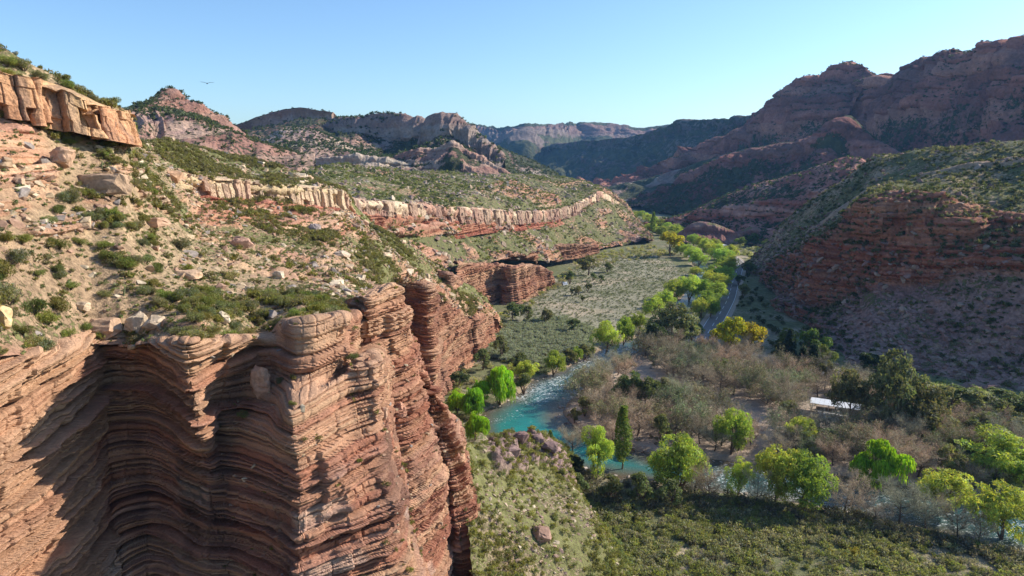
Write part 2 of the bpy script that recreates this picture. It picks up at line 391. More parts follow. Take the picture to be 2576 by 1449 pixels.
# massive pale band: vertical joints and blocks
blk=np.abs(vn(x*.28,y*.28,z*.05)*2-1); jb=1-sstep(0,0.16,blk); jh=1-sstep(0,.12,np.abs(vn(x*.1,y*.1,z*.5+3)*2-1))
Q2=Q2+hh*(band*(0.9*fbm(x*.3,y*.3,z*.08,3)+0.7-1.3*jb-0.35*jh+0.25*fbm(x*1.2,y*1.2,z*1.2,2)))[...,None]
cs=strata_color(j0,x,y,z)*0.5+strata_color(i0+7,x,y,z)*0.5
soil=mix(np.array((0.37,0.265,0.155))*np.ones_like(Q),np.array((0.32,0.215,0.13))*np.ones_like(Q),sstep(.35,.7,vn(x*.05,y*.05,z*.1)*.6+.4*vn(x*.5,y*.5,z*.5)))
redp=sstep(.68,.76,vn(x*.07+9,y*.05,z*.09))
soil=mix(soil,np.array((0.36,0.19,0.14))*np.ones_like(Q),redp*.5*sstep(3,4,TT))
peb=vn(x*3.1,y*3.1,z*3.1)
soil=soil*(0.7+0.65*peb)[...,None]
cb=mix(np.array((0.66,0.49,0.28))*np.ones_like(Q),np.array((0.58,0.33,0.2))*np.ones_like(Q),sstep(.45,.7,vn(x*.2,y*.2,z*.3)))
lo=mix(np.array((0.60,0.39,0.22))*np.ones_like(Q),np.array((0.56,0.30,0.16))*np.ones_like(Q),sstep(3.5,6.5,UU)*(0.5+0.7*vn(x*.2,y*.2,z*.2)))
cb=mix(cb,lo,1-sstep(7,8,UU))
col=mix(soil,cs*1.1,st*0.9)
col=mix(col,cb*(0.8+.4*vn(x*1.3,y*1.3,z*.3))[...,None],band*.6)
veg=np.clip(0.42+0.12*sstep(60,110,y)+0.6*(vn(x*.06,y*.06,z*.06+20)-.5)+0.18*sstep(1.0,2.0,4.2-TT)*sstep(8,9,UU)+0.22*sstep(90,180,y),0,1)*(1-band)*(1-.75*st)
build('hillside',Q2,col,veg,M['slope'],True,'hillA')
# ---- massive pale band: straight jointed walls
def bandwall(rim,nr,nc,amp,w0,w1,c0,c1,mat,key,out=.8,back=(0,5,.4),cap=.12,seed=1.0,lean=.5):
    r=np.array([P(*q[:3]) for q in rim]); bz=np.array([P(q[0],q[3],q[2])[2] for q in rim])
    tg=np.gradient(r,axis=0)[:,:2]; nm=np.stack([tg[:,1],-tg[:,0]],1); nm/=np.linalg.norm(nm,axis=1,keepdims=True)
    cols=[]
    for p,m,b in zip(r,nm,bz):
        o=np.array([m[0],m[1],0])*out; q0=p+o; q1=q0+o*lean; q1[2]=b-.6; mid=(q0+q1)/2
        cols.append([p+np.array(back),q0-o*.15,q0+np.array([0,0,-.15]),mid,q1])
    Q,T,U=patch(rows_from(cols),nr,nc); x,y,z=Q[...,0],Q[...,1],Q[...,2]; TT=T[:,None]*np.ones(len(U))
    n=normals(smooth2(Q,3)); h=n.copy(); h[...,2]*=.15; h/=np.linalg.norm(h,axis=-1,keepdims=True)
    dq=np.linalg.norm(np.diff(Q[nr//2],axis=0)[:,:2],axis=-1); q=np.concatenate([[0],np.cumsum(dq)])[None,:]+.25*w0*fbm(x*.3,y*.3,z*.4,2)
    hh_=(z-z.min(0,keepdims=True))/np.maximum(z.max(0,keepdims=True)-z.min(0,keepdims=True),1e-3)
    lay=np.floor(hh_*2.2+.5*vn(q*.1,seed,0)); b1,e1=blocks(lay*0+seed,q,w0,w1,seed); b2,e2=blocks(lay+seed,q,w0*.45,w1*.4,seed+2)
    m=sstep(.7,1.3,TT); d=amp*((b1-.5)*1.5+(b2-.5)*.7+.5*fbm(x*.8/w0,y*.8/w0,z*.8/w0,4)-.4*np.exp(-(e1/(w0*.09))**2)-.25*np.exp(-(e2/(w0*.06))**2)-1.6*(b2<.13)-.9*(b1<.12)+.5*fbm(x*.15,y*.15,z*.1,2))
    Q2=Q+h*(d*m)[...,None]; Q2[...,2]+=((b1-.5)*amp*.5)*(1-sstep(2.0,2.6,TT))*sstep(.2,.9,TT)
    f=np.clip(.2+.9*(hsh(np.floor(b1*997),3.0)-.35)+.5*(vn(x*.5,y*.5,z*.12)-.5)+.35*(1-hh_),0,1)
    cc0=np.array(c0(U) if callable(c0) else c0)*np.ones_like(Q); cc1=np.array(c1(U) if callable(c1) else c1)*np.ones_like(Q)
    col=mix(cc0,cc1,f)*(.78+.4*vn(x*1.6,y*1.6,z*.35))[...,None]; st_=sstep(.62,.75,vn(q*.9,z*.15,seed)); col=mix(col,np.array((.17,.12,.10))*np.ones_like(col),.45*st_)
    build('cliff',Q2,col,np.zeros_like(x)+.25*(TT<.8),M[mat],False,key)
bandwall([(425,447,141,470),(455,444,146,478),(500,446,149,488),(560,451,153,496),(620,458,160,504),(680,465,167,511),(740,470,173,517),(800,476,181,523),(845,481,188,529),(858,486,192,533),(864,492,200,534)],46,620,.8,1.2,8.0,(.60,.45,.28),(.46,.29,.20),'slope','bandA',out=1.3,seed=2.2)
bandwall([(-260,92,74.5,232),(-100,148,76.5,262),(-40,170,77.5,278),(20,190,79,290),(60,200,80.3,292),(82,206,82,300),(96,204,81.5,306),(140,219,83,316),(190,244,84.5,326),(225,262,85,336),(232,270,87,338),(252,272,86.5,342),(288,279,89,352),(304,283,90.5,356),(312,290,95,358),(314,292,103,358)],120,560,.8,1.0,6.5,lambda U:(.60,.38,.20),lambda U:(.52,.26,.14),'slope','bandL',out=.5,back=(-1,5,.1),lean=2.2,seed=5.3)
# ================================================================== MIDDLE CLIFF (B)
def wall(name,rim,zb,nr,nc,amp,k,bat=1.5,mat='midcliff',key=None,back=(0,14,2),ctone=1.0,flute=1.0,tan=0.3):
    r=np.array([P(*q[:3]) for q in rim]); 
    tg=np.gradient(r,axis=0)[:,:2]; nm=np.stack([tg[:,1],-tg[:,0]],1); nm/=np.linalg.norm(nm,axis=1,keepdims=True)
    cols=[]
    for p,m in zip(r,nm):
        hf=p[2]-zb; o=np.array([m[0],m[1],0])
        cols.append([p+np.array(back)-np.array([0,0,2.0*k]),p,p+o*bat*.35+np.array([0,0,-hf*.35]),p+o*bat*.6+np.array([0,0,-hf*.7]),p+o*bat*1.5+np.array([0,0,-hf])])
    Q,T,U=patch(rows_from(cols),nr,nc)
    x,y,z=Q[...,0],Q[...,1],Q[...,2]
    mk=0.3+0.7*sstep(0.5,1.1,T)[:,None]*np.ones(len(U))[None]
    Q2,i1,j1,s=cliffify(Q,amp=amp,k=k,flute=flute,mask=mk)
    col=strata_color(i1,x,y,z)*0.55+strata_color(j1+31,x,y,z)*0.45
    col=mix(col,np.array(CR['tan'])*np.ones_like(col),tan*(0.4+vn(x*.1,y*.1,z*.3)))*ctone
    var=sstep(0.6,0.75,vn(x*.2/k,y*.2/k,z*.03))
    col=mix(col,np.array((0.16,0.085,0.065))*np.ones_like(col),0.45*var)
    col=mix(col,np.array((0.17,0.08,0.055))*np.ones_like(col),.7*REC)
    build(name,Q2,col,np.full(x.shape,.12)*(1-mk)+.05,M[mat],False,key)
    return Q2
wall('cliff',[(975,738,184),(1000,724,187),(1040,718,186),(1078,730,183),(1098,744,196),(1122,762,210),(1150,782,222),(1178,802,234),(1186,806,240),(1192,800,236),(1228,790,258),(1236,795,268),(1246,805,270),(1262,834,281),(1266,850,300)],-1.5,330,560,1.9,1.25,1.5,key='cliffB')
# hidden return of the wall behind the near pillars
wall('cliff',[(872,792,86),(905,786,92),(940,774,108),(965,756,134),(988,738,168),(1002,729,186)],-1.5,90,160,1.2,1.2,1.5,key='return',back=(-4,10,.5))
# ledges above it
wall('cliff',[(1078,686,236),(1100,684,232),(1128,690,229),(1150,700,243),(1162,712,262)],26,70,130,1.3,1.0,.6,key='ledgeB',back=(-3,8,-2))
# ================================================================== MID SPUR (C)
C_=[ # crest, bandtop, bandbot, redbottom, mid, foot
(760,(430,400),(488,262),(494,260),(500,258),(600,225),(700,205)),
(860,(414,470),(499,264),(514,262),(530,260),(610,232),(700,215)),
(890,(418,490),(502,266),(530,264),(566,262),(620,238),(700,222)),
(960,(425,520),(507,285),(534,283),(588,277),(640,262),(700,245)),
(1060,(432,560),(515,320),(545,318),(598,311),(645,300),(712,280)),
(1160,(436,600),(522,356),(552,354),(584,351),(632,336),(672,318)),
(1240,(437,620),(527,396),(556,394),(580,391),(625,368),(662,348)),
(1320,(440,650),(531,452),(558,450),(570,447),(612,412),(656,372)),
(1380,(442,675),(528,500),(555,498),(562,495),(606,450),(658,420)),
(1420,(446,690),(521,545),(546,543),(550,540),(602,500),(652,478)),
(1470,(458,700),(500,590),(522,588),(527,585),(580,545),(640,508)),
(1510,(476,705),(483,630),(502,627),(506,622),(560,580),(628,537)),
(1560,(505,705),(512,680),(520,676),(524,670),(570,620),(620,560)),
(1600,(548,690),(553,670),(560,665),(566,660),(590,620),(616,572)),
(1640,(600,660),(602,655),(605,650),(608,640),(612,610),(616,575))]
rows=[[ (lambda p:(p[0]-10,p[1]+60,p[2]-20))(P(c[0],*c[1])) for c in C_]]
# an extra row of low hillocks between crest and band
for k in range(6):
    rows.append([P(c[0],*c[1+k]) for c in C_])
    if k==0:
        rows.append([P(c[0],c[1][0]*.45+c[2][0]*.55-(6 if 900<c[0]<1500 else 0),c[1][1]*.4+c[2][1]*.6) for c in C_])
Q,T,U=patch(rows,520,900)
x,y,z=Q[...,0],Q[...,1],Q[...,2]; TT=T[:,None]*np.ones(len(U)); UU=np.ones(len(T))[:,None]*U[None]
nn=normals(smooth2(Q,4)); hh=nn.copy(); hh[...,2]*=0.2; hh/=np.linalg.norm(hh,axis=-1,keepdims=True)
right=1-sstep(11.2,12.2,UU)
band=sstep(2.9,3.03,TT)*(1-sstep(3.97,4.08,TT))*sstep(1.3,2,UU)*right
under=sstep(3.95,4.05,TT)*(1-sstep(4.9,5.1,TT))*sstep(0.8,1.2,UU)*(1-sstep(10.2,11.2,UU))
upl=sstep(1.3,1.6,TT)*(1-sstep(2.6,2.9,TT))*sstep(.50,.58,vn(x*.02,y*.012,z*.06))*0.9
lowo=sstep(5.1,5.6,TT)*sstep(.60,.68,vn(x*.05,y*.05,z*.12+4))
darkr=sstep(12.0,12.8,UU)*sstep(3.5,4.5,TT)
st=np.clip(under+0.7*upl+.8*lowo,0,1)
k=2.0
a0,i0,t0=layers(z+0.02*y,x,y,0,0.05,1.6); b0,j0,_=layers(z+.02*y,x,y,1,0.12,1.8)
hill=np.clip(sstep(1,2,TT)*(1-sstep(2.5,2.95,TT)),0,1)
d=1.8*fbm(x*.03,y*.03,z*.03,3)+1.0*fbm(x*.12,y*.12,z*.12,3)+.35*fbm(x*.5,y*.5,z*.5,2)+ hill*(6.0*ridged(x*.018+4,y*.010,0.3,3)-2)
gul=ridged(x*.05,y*.05,0.5,2)*sstep(4.3,5.5,TT)*2.2
Q2=Q+nn*((d+gul)*(1-.75*band))[...,None]+hh*(st*(2.6*a0+.8*b0+1.8*ridged(x*.08,y*.08,z*.02,3)))[...,None]
blk=np.abs(vn(x*.14,y*.14,z*.03)*2-1)
Q2=Q2+hh*(band*(1.2+1.6*fbm(x*.12,y*.12,z*.04,3)-1.8*(1-sstep(0,.2,blk))+.6*fbm(x*.5,y*.5,z*.5,2)))[...,None]
Q2=Q2+nn*(darkr*3.5*ridged(x*.08,y*.08,z*.08,3))[...,None]
cs=strata_color(j0,x,y,z)*0.5+strata_color(i0+7,x,y,z)*0.5
soil=mix(np.array((0.42,0.29,0.18))*np.ones_like(Q),np.array((0.40,0.20,0.135))*np.ones_like(Q),sstep(.45,.75,vn(x*.03,y*.03,z*.1)*.7+.3*vn(x*.2,y*.2,z*.2)))
soil=soil*(0.75+0.55*vn(x*1.2,y*1.2,z*1.2))[...,None]
cb=mix(np.array((0.64,0.48,0.32))*np.ones_like(Q),np.array((0.46,0.26,0.18))*np.ones_like(Q),sstep(.48,.62,vn(x*.12,y*.12,z*.12)*.7+.3*vn(x*.4,y*.4,z*.1)))
col=mix(soil,cs*0.9,st)
col=mix(col,cb,band)
col=mix(col,np.array((0.15,0.11,0.10))*np.ones_like(Q),darkr*sstep(.4,.6,vn(x*.08,y*.08,z*.08))*.8)
veg=np.clip(0.74+0.35*(vn(x*.04,y*.04,z*.06+20)-.5)-0.1*hill*vn(x*.02,y*.02,7),0,1)*(1-band)*(1-.8*st)*(1-.4*darkr)
build('hillside',Q2,col,veg,M['mid'],True,'spurC')
bandwall([(868,500,240,530),(880,502,258,533),(900,504,266,536),(960,508,284,541),(1010,512,302,547),(1060,517,320,552),(1110,521,338,556),(1160,524,355,559),(1200,527,374,561),(1240,529,394,562),(1280,531,422,562),(1320,532,450,561),(1350,531,474,558),(1380,528,498,554),(1400,526,520,550),(1420,522,543,546),(1450,512,570,537),(1480,499,602,521),(1505,487,628,507),(1512,486,640,504)],34,900,1.2,2.5,13,(.50,.36,.24),(.33,.19,.14),'mid','bandC',out=2.2,back=(0,8,.3),seed=8.1)
def redwall(rim,key,nr,nc):
    bz=[P(q[0],q[3],q[2])[2] for q in rim]; r=np.array([P(*q[:3]) for q in rim]); tg=np.gradient(r,axis=0)[:,:2]; nm=np.stack([tg[:,1],-tg[:,0]],1); nm/=np.linalg.norm(nm,axis=1,keepdims=True)
    cols=[]
    for p,m,b in zip(r,nm,bz):
        o=np.array([m[0],m[1],0]); h=p[2]-b; cols.append([p+np.array([0,5,.3]),p+o*1.6,p+o*2.2-np.array([0,0,h*.4]),p+o*3.6-np.array([0,0,h*.8]),p+o*4.6-np.array([0,0,h+.8])])
    Q,T,U=patch(rows_from(cols),nr,nc); x,y,z=Q[...,0],Q[...,1],Q[...,2]
    Q2,i1,j1,s=cliffify(Q,amp=1.9,k=1.6,flute=1.0,mask=(.3+.7*sstep(.5,1.1,T))[:,None]*np.ones(len(U))[None])
    col=(strata_color(i1,x,y,z)*.5+strata_color(j1+31,x,y,z)*.5)*np.array([.95,.78,.78])
    build('cliff',Q2,col,np.full(x.shape,.08),M['midcliff'],False,key)
redwall([(872,534,258,556),(900,538,263,570),(930,541,272,584),(960,543,283,594),(1000,547,298,602),(1040,552,312,606),(1070,554,322,606),(1100,557,334,600),(1140,559,347,594),(1180,561,364,586),(1220,563,384,582),(1260,564,408,580),(1300,564,436,576),(1340,562,466,573),(1370,559,488,570),(1400,553,518,562)],'redC',90,700)
redwall([(480,494,146,520),(540,498,150,528),(600,505,156,534),(660,512,163,540),(720,518,169,548),(780,524,177,556),(830,530,184,560),(862,536,192,566),(880,545,198,575)],'redA',70,520)
wall('cliff',[(1140,668,296),(1165,664,306),(1200,668,322),(1240,668,338),(1264,670,339),(1280,672,333),(1296,672,334),(1325,668,346),(1350,670,362),(1372,676,372),(1384,690,380),(1386,700,400)],-1.5,150,420,2.3,1.8,1.5,key='cliffD',ctone=.92)
wall('ledge',[(1155,652,325),(1200,644,346),(1240,642,356),(1290,643,362),(1340,645,372),(1352,652,384),(1350,655,398)],19,60,260,2.0,1.5,1.0,key='ledgeD',back=(0,10,-1),ctone=.9)
wall('cliff',[(1385,628,452),(1400,616,458),(1440,614,468),(1480,618,486),(1500,622,500)],3,50,150,2.2,1.8,1.0,key='outD',back=(0,14,1),ctone=.7)
# ================================================================== FAR RIDGES
def ridge(name,key,cr,mat,nr,nc,amp,gfreq,rock,veg0,cliff=None,seed=0.0,back=None,vegcl=0.15,cwarp=1.0,smooth=True,strat=0.0,ck=4.0):
    """cr: rows of [(u,v,Y) or ('w',x,y,z)] crest first; cliff=(t0,t1) rows that are rock wall"""
    R=[[P(*q) if q[0]!='w' else q[1:] for q in r] for r in cr]
    bk=[(p[0]*1.02+0,p[1]+(back or 60),max(p[2]-(back or 60)*.8,-6)) for p in R[0]]
    R=[bk]+R
    Q,T,U=patch(R,nr,nc)
    x,y,z=Q[...,0],Q[...,1],Q[...,2]; TT=T[:,None]*np.ones(len(U)); UU=np.ones(len(T))[:,None]*U[None]
    nn=normals(smooth2(Q,4)); hh=nn.copy(); hh[...,2]*=0.2; hh/=np.linalg.norm(hh,axis=-1,keepdims=True)
    # distance along the ridge -> gullies running downhill
    dl=np.linalg.norm(np.diff(Q[len(T)//3],axis=0)[:,:2],axis=-1); L=np.concatenate([[0],np.cumsum(dl)])[None,:]*np.ones_like(x)
    g=gfreq
    wv=fbm(x*g*.6+seed,y*g*.6,z*g*.6,2)*.9
    gul=ridged(L*g+wv+seed,TT*.55+wv,seed,4,.55)
    below=sstep(1.0,1.6,TT)
    d=amp*(0.9*gul*(0.25+.75*below)+0.7*fbm(x*g+seed,y*g,z*g,3)+0.38*fbm(x*g*5,y*g*5,z*g*5,5,.62)+0.30*below*ridged(L*g*5+wv*2,TT*1.1,seed+9,3,.6))
    cm=0
    if cliff is not None:
        cm=sstep(cliff[0]-.05,cliff[0]+.1,TT+cwarp*.12*fbm(x*g*2,y*g*2,seed,2))*(1-sstep(cliff[1]-.15,cliff[1]+.15,TT+cwarp*.3*fbm(x*g*2,y*g*2,seed+4,3)))
    d=d*(.35+.65*sstep(1.0,1.5,TT))
    Q2=Q+nn*d[...,None]
    rk=np.clip(cm+0.85*sstep(.15,.55,gul)*sstep(.45,.6,vn(x*g*1.5+seed,y*g*1.5,z*g*1.5)),0,1)
    a0,i0,t0=layers(z,x,y,0,.03,ck); 
    Q2=Q2+hh*(cm*amp*(.6*ridged(L*g*4,TT*.2,seed+3,3,.6)+.35*a0))[...,None]
    if strat: Q2=Q2+hh*(strat*a0*(.3+.7*rk))[...,None]
    r=np.array(rock)
    cs=strata_color(i0,x,y,z); cs=cs/cs.mean((0,1))
    c=r[0]*np.ones_like(Q)
    c=mix(c,r[1]*np.ones_like(Q),sstep(.35,.65,vn(x*g*2+seed,y*g*2,z*g*4)))
    c=c*(cs*.45+.55)*(0.85+.3*vn(x*g*9,y*g*9,z*g*9))[...,None]
    vg=np.clip(veg0+.5*(vn(x*g*1.7+seed,y*g*1.7,z*g*1.7)-.5),0,1)*(1-rk)+vegcl*rk
    if key=='D3': c=mix(c,np.array((.42,.36,.28))*np.ones_like(c),sstep(2.85,2.95,TT)*(1-sstep(3.6,4.05,TT))*.6*sstep(.3,.6,vn(x*.03,y*.03,1.7)))
    build(name,Q2,c,vg,M[mat],smooth,key)
    return Q,T,U
def cresty(lst): return lst
PINK=((0.37,0.235,0.175),(0.31,0.175,0.13)); GREY=((0.30,0.22,0.18),(0.24,0.16,0.13)); RED=((0.36,0.15,0.10),(0.27,0.11,0.08)); CREAM=((0.40,0.28,0.21),(0.34,0.215,0.165))
# D1 pyramid hill
D1=[(230,330,400),(300,296,430),(345,283,460),(395,256,505),(412,241,520),(432,238,525),(452,246,530),(500,270,540),(545,297,555),(590,322,570),(625,350,580),(665,384,590),(720,420,600),(790,450,600)]
ridge('hill','D1',[D1,[(u,v+26,Y-14) for u,v,Y in D1],[(u*1.0,min(v*.45+370*.55,440),Y-90) for u,v,Y in D1],[(u,445,300+(u-230)*.15) for u,v,Y in D1]],'far',240,330,6.0,.016,PINK,.42,(1.0,1.8),seed=2.3,back=50,strat=1.5,ck=3)
# D3 layered badland hill with pale teal band
D3=[(610,410,560),(640,384,570),(662,352,575),(700,330,580),(720,325,580),(760,327,582),(800,333,585),(850,356,590),(900,380,590),(960,398,590),(1030,415,590),(1090,432,590),(1130,446,590)]
D3=[(u,v,Y+150) for u,v,Y in D3]
ridge('hill','D3',[D3,[(u,min(v*.5+402*.5,max(v+4,404)),Y-60) for u,v,Y in D3],[(u,max(402,v+8),630) for u,v,Y in D3],[(u,max(421,v+12),624) for u,v,Y in D3],[(u,max(452,v+20),560) for u,v,Y in D3]],'far',220,330,4.0,.02,CREAM,.36,(2.9,4.05),seed=5.1,back=40,strat=1.8,ck=3)
# D2 far flat topped hill
D2=[(520,330,1000),(560,318,1000),(600,312,1000),(650,294,1000),(700,280,1000),(735,273,1000),(760,271,1000),(800,277,985),(840,284,970),(848,296,980),(860,306,1000),(900,320,1000),(960,335,1000)]
ridge('hill','D2',[D2,[(u,v+22,Y-15) for u,v,Y in D2],[(u,max(v+24,342),850) for u,v,Y in D2],[(u,380,700) for u,v,Y in D2]],'far',120,260,9.0,.009,PINK,.6,(1.15,2.0),seed=1.1,back=90,ck=6)
# D4 cliffed mesa and dark dome
D4=[(800,330,940),(825,318,930),(850,305,920),(920,298,900),(990,290,880),(1030,296,860),(1060,299,850),(1078,305,845),(1088,294,820),(1110,287,815),(1140,291,812),(1165,306,806),(1190,330,800),(1212,350,795),(1240,375,790),(1270,400,780)]
ridge('hill','D4',[D4,[(u,v+62 if u<1075 else v+75,Y-25) for u,v,Y in D4],[(u,min(max(v+90,405),455),Y-110) for u,v,Y in D4],[(u,470,560) for u,v,Y in D4]],'far',240,420,10.0,.014,GREY,.62,(1.05,2.0),seed=7.7,back=90,vegcl=.18,ck=7)
# D5 small pink buttress below the dome, and the green apron to its right
D5=[(990,398,660),(1020,388,655),(1060,380,650),(1100,376,645),(1135,363,640),(1158,368,640),(1175,385,638),(1215,402,636),(1250,425,630),(1290,450,625)]
ridge('hill','D5',[D5,[(u,v+14,Y-8) for u,v,Y in D5],[(u,v+40,Y-30) for u,v,Y in D5],[(u,470,600) for u,v,Y in D5]],'far',100,220,4.0,.03,PINK,.5,(1.0,2.1),seed=4.7,back=40,ck=3)
D5b=[(1180,352,1150),(1220,360,1120),(1260,374,1100),(1300,392,1080),(1340,405,1060),(1385,428,1040),(1420,455,1020),(1480,490,1000)]
ridge('hill','D5b',[D5b,[(u,v+22,Y-150) for u,v,Y in D5b],[(u,v+50,Y-320) for u,v,Y in D5b]],'far',90,200,8.0,.01,GREY,.9,None,seed=9.7,back=120)
# D6 far plateau
D6=[(1150,318,3300),(1200,328,3300),(1250,331,3200),(1290,326,3000),(1330,322,2950),(1365,327,3100),(1400,326,3200),(1450,324,3300),(1500,322,3300),(1560,328,3300),(1620,326,3300),(1680,318,3300),(1760,312,3300)]
ridge('mountain','D6',[D6,[(u,v+8,Y-60) for u,v,Y in D6],[(u,v+45,Y-220-(380 if 1240<u<1420 else 0)) for u,v,Y in D6],[(u,410,2300) for u,v,Y in D6]],'farther',130,320,24.0,.0035,((0.22,0.14,0.115),(0.15,0.105,0.09)),.98,(1.8,2.6),seed=3.3,back=300,ck=18)
# D7 shaded canyon wall turned away from the sun
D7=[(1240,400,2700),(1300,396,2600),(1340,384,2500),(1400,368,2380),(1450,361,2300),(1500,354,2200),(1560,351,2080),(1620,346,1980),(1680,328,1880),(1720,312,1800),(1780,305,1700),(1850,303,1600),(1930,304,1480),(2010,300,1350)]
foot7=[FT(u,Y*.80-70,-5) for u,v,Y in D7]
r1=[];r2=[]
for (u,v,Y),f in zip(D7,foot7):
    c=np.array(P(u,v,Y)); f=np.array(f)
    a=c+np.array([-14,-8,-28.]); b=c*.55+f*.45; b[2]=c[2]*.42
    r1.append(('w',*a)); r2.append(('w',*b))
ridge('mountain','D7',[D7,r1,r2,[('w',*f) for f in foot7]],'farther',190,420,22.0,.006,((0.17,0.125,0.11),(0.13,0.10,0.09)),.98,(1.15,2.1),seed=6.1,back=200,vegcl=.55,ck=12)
# R1 big red mountain on the right
R1=[(1480,480,1550),(1560,470,1500),(1640,440,1460),(1720,400,1420),(1800,362,1390),(1860,335,1370),(1900,318,1350),(1930,294,1330),(1965,262,1290),(2000,236,1250),(2050,202,1200),(2090,192,1180),(2118,176,1160),(2140,160,1150),(2165,176,1140),(2195,200,1130),(2225,214,1110),(2250,200,1090),(2285,210,1070),(2300,194,1060),(2340,163,1020),(2365,156,1000),(2400,149,960),(2450,148,930),(2480,136,900),(2530,126,870),(2576,120,850),(2700,90,780),(2900,60,700)]
def lower(cr,steps,foot):
    out=[[] for _ in steps]; fr=[]
    for q in cr:
        c=np.array(P(*q)); f=np.array(foot(q)); fr.append(('w',*f))
        for o,(s,hz) in zip(out,steps):
            p=c*(1-s)+f*s; p[2]=f[2]+(c[2]-f[2])*hz; o.append(('w',*p))
    return out+[fr]
def footR1(q):
    u,v,Y=q; c=P(*q); return (c[0]-120-max(0,c[2]-60)*.9, Y-110-max(0,c[2]-60)*.55, -4)
ridge('mountain','R1',[R1]+lower(R1,[(.16,.80),(.34,.48),(.6,.27)],footR1),'far',520,760,24.0,.0085,((0.35,0.155,0.11),(0.22,0.10,0.08)),.64,(1.3,2.6),seed=8.2,back=120,vegcl=.22,ck=8)
# R1b dark spurs in front of it
R1b=[(1530,540,1180),(1570,528,1150),(1620,505,1110),(1680,470,1060),(1730,445,1020),(1790,418,985),(1850,392,960),(1900,372,940),(1960,360,915),(2020,352,890),(2075,330,870),(2110,300,860),(2140,292,850),(2170,318,840),(2210,350,820),(2270,385,790),(2340,410,760),(2450,420,700),(2600,420,640)]
def footR1b(q):
    u,v,Y=q; c=P(*q); return (c[0]-55-max(0,c[2]-30)*.85, Y-70-max(0,c[2]-30)*.5, -3)
ridge('hill','R1b',[R1b]+lower(R1b,[(.25,.68),(.55,.36)],footR1b),'far',240,420,10.0,.02,((0.30,0.13,0.10),(0.20,0.095,0.075)),.68,(1.2,1.9),seed=1.9,back=60,vegcl=.2,ck=6)
R1c=[(1520,478,1400),(1580,462,1350),(1640,446,1300),(1700,430,1260),(1760,412,1210),(1840,385,1160),(1900,372,1120),(1960,380,1080)]
ridge('hill','R1c',[R1c]+lower(R1c,[(.4,.5)],footR1b),'far',120,220,10.0,.015,GREY,.85,None,seed=2.9,back=70)
R1d=[(1500,486,1250),(1540,470,1240),(1580,460,1225),(1620,470,1210),(1660,480,1190),(1720,500,1150)]
ridge('hill','R1d',[R1d]+lower(R1d,[(.4,.5)],footR1b),'far',80,160,6.0,.02,GREY,.85,None,seed=12.9,back=50)
# R2 pinkish spur with a red cliff
R2=[(1600,585,760),(1650,570,750),(1700,548,735),(1750,528,715),(1790,508,700),(1830,492,690),(1870,478,680),(1920,460,670),(1980,443,655),(2040,424,640),(2090,405,630),(2130,396,620),(2170,402,605),(2230,425,590),(2330,450,560),(2450,470,530)]
def footR2(q):
    u,v,Y=q; c=P(*q); return (c[0]-35-max(0,c[2]-10)*.6, Y-45-max(0,c[2]-10)*1.1, -2)
ridge('hill','R2',[R2]+lower(R2,[(.38,.66),(.47,.36),(.7,.22)],footR2),'far',220,380,4.5,.03,((0.44,0.23,0.17),(0.33,0.14,0.10)),.5,(2.0,3.0),seed=3.9,back=50,vegcl=.1,strat=2.2,ck=3)
R2b=[(1690,598,610),(1715,580,606),(1740,562,602),(1765,557,600),(1795,562,597),(1825,574,594),(1855,583,590),(1885,572,588),(1905,572,585),(1930,590,580),(1950,604,575)]
ridge('hill','R2b',[R2b]+lower(R2b,[(.3,.45)],lambda q:(P(*q)[0]-4,q[2]-22,-1.5)),'midcliff',70,200,2.6,.06,((0.30,0.17,0.13),(0.24,0.12,0.10)),.55,(1.4,2.8),seed=4.4,back=25,vegcl=.12,ck=2)
# ================================================================== NEAR RIGHT HILL (R3)
R3=[ # u, crest, upper, clifftop, cliffbot, scree, foot(Y)
(1862,(672,455),(680,448),(690,440),(700,432),(712,424),408),
(1890,(655,455),(672,440),(690,428),(712,418),(735,405),385),
(1930,(615,455),(645,430),(672,405),(712,390),(750,370),345),
(1980,(570,450),(618,415),(655,365),(742,345),(800,310),285),
(2050,(517,440),(580,395),(622,322),(765,310),(835,275),248),
(2130,(455,428),(520,380),(570,312),(750,288),(850,255),224),
(2200,(403,415),(475,362),(515,284),(725,270),(860,243),214),
(2260,(392,400),(462,348),(510,280),(718,265),(870,238),210),
(2330,(386,385),(448,336),(516,274),(716,258),(880,232),206),
(2400,(382,370),(438,324),(530,268),(705,252),(890,226),202),
(2480,(372,355),(425,320),(538,270),(700,245),(890,222),199),
(2576,(360,342),(410,310),(560,258),(690,238),(890,217),196),
(2750,(335,320),(390,292),(560,245),(690,228),(890,208),188),
(3000,(300,300),(370,272),(560,230),(690,214),(890,196),178),
(3400,(260,280),(340,250),(560,212),(690,198),(890,182),165)]
rows=[[(lambda p:(p[0]+30,p[1]+60,p[2]-30))(P(c[0],*c[1])) for c in R3]]
for k in range(5): rows.append([P(c[0],*c[1+k]) for c in R3])
rows.append([FT(c[0],c[6],-2.0) for c in R3])
Q,T,U=patch(rows,560,900)
x,y,z=Q[...,0],Q[...,1],Q[...,2]; TT=T[:,None]*np.ones(len(U)); UU=np.ones(len(T))[:,None]*U[None]
nn=normals(smooth2(Q,4)); hh=nn.copy(); hh[...,2]*=0.2; hh/=np.linalg.norm(hh,axis=-1,keepdims=True)
wb=.25*fbm(x*.03,y*.03,z*.03,3)
cl=sstep(2.85,3.0,TT+wb)*(1-sstep(3.95,4.2,TT+wb))*sstep(1.6,2.6,UU)
bd=sstep(1.90,1.98,TT+.5*wb)*(1-sstep(2.10,2.18,TT+.5*wb))*sstep(3.5,4.2,UU)*sstep(.42,.55,vn(x*.035,y*.035,2.2))
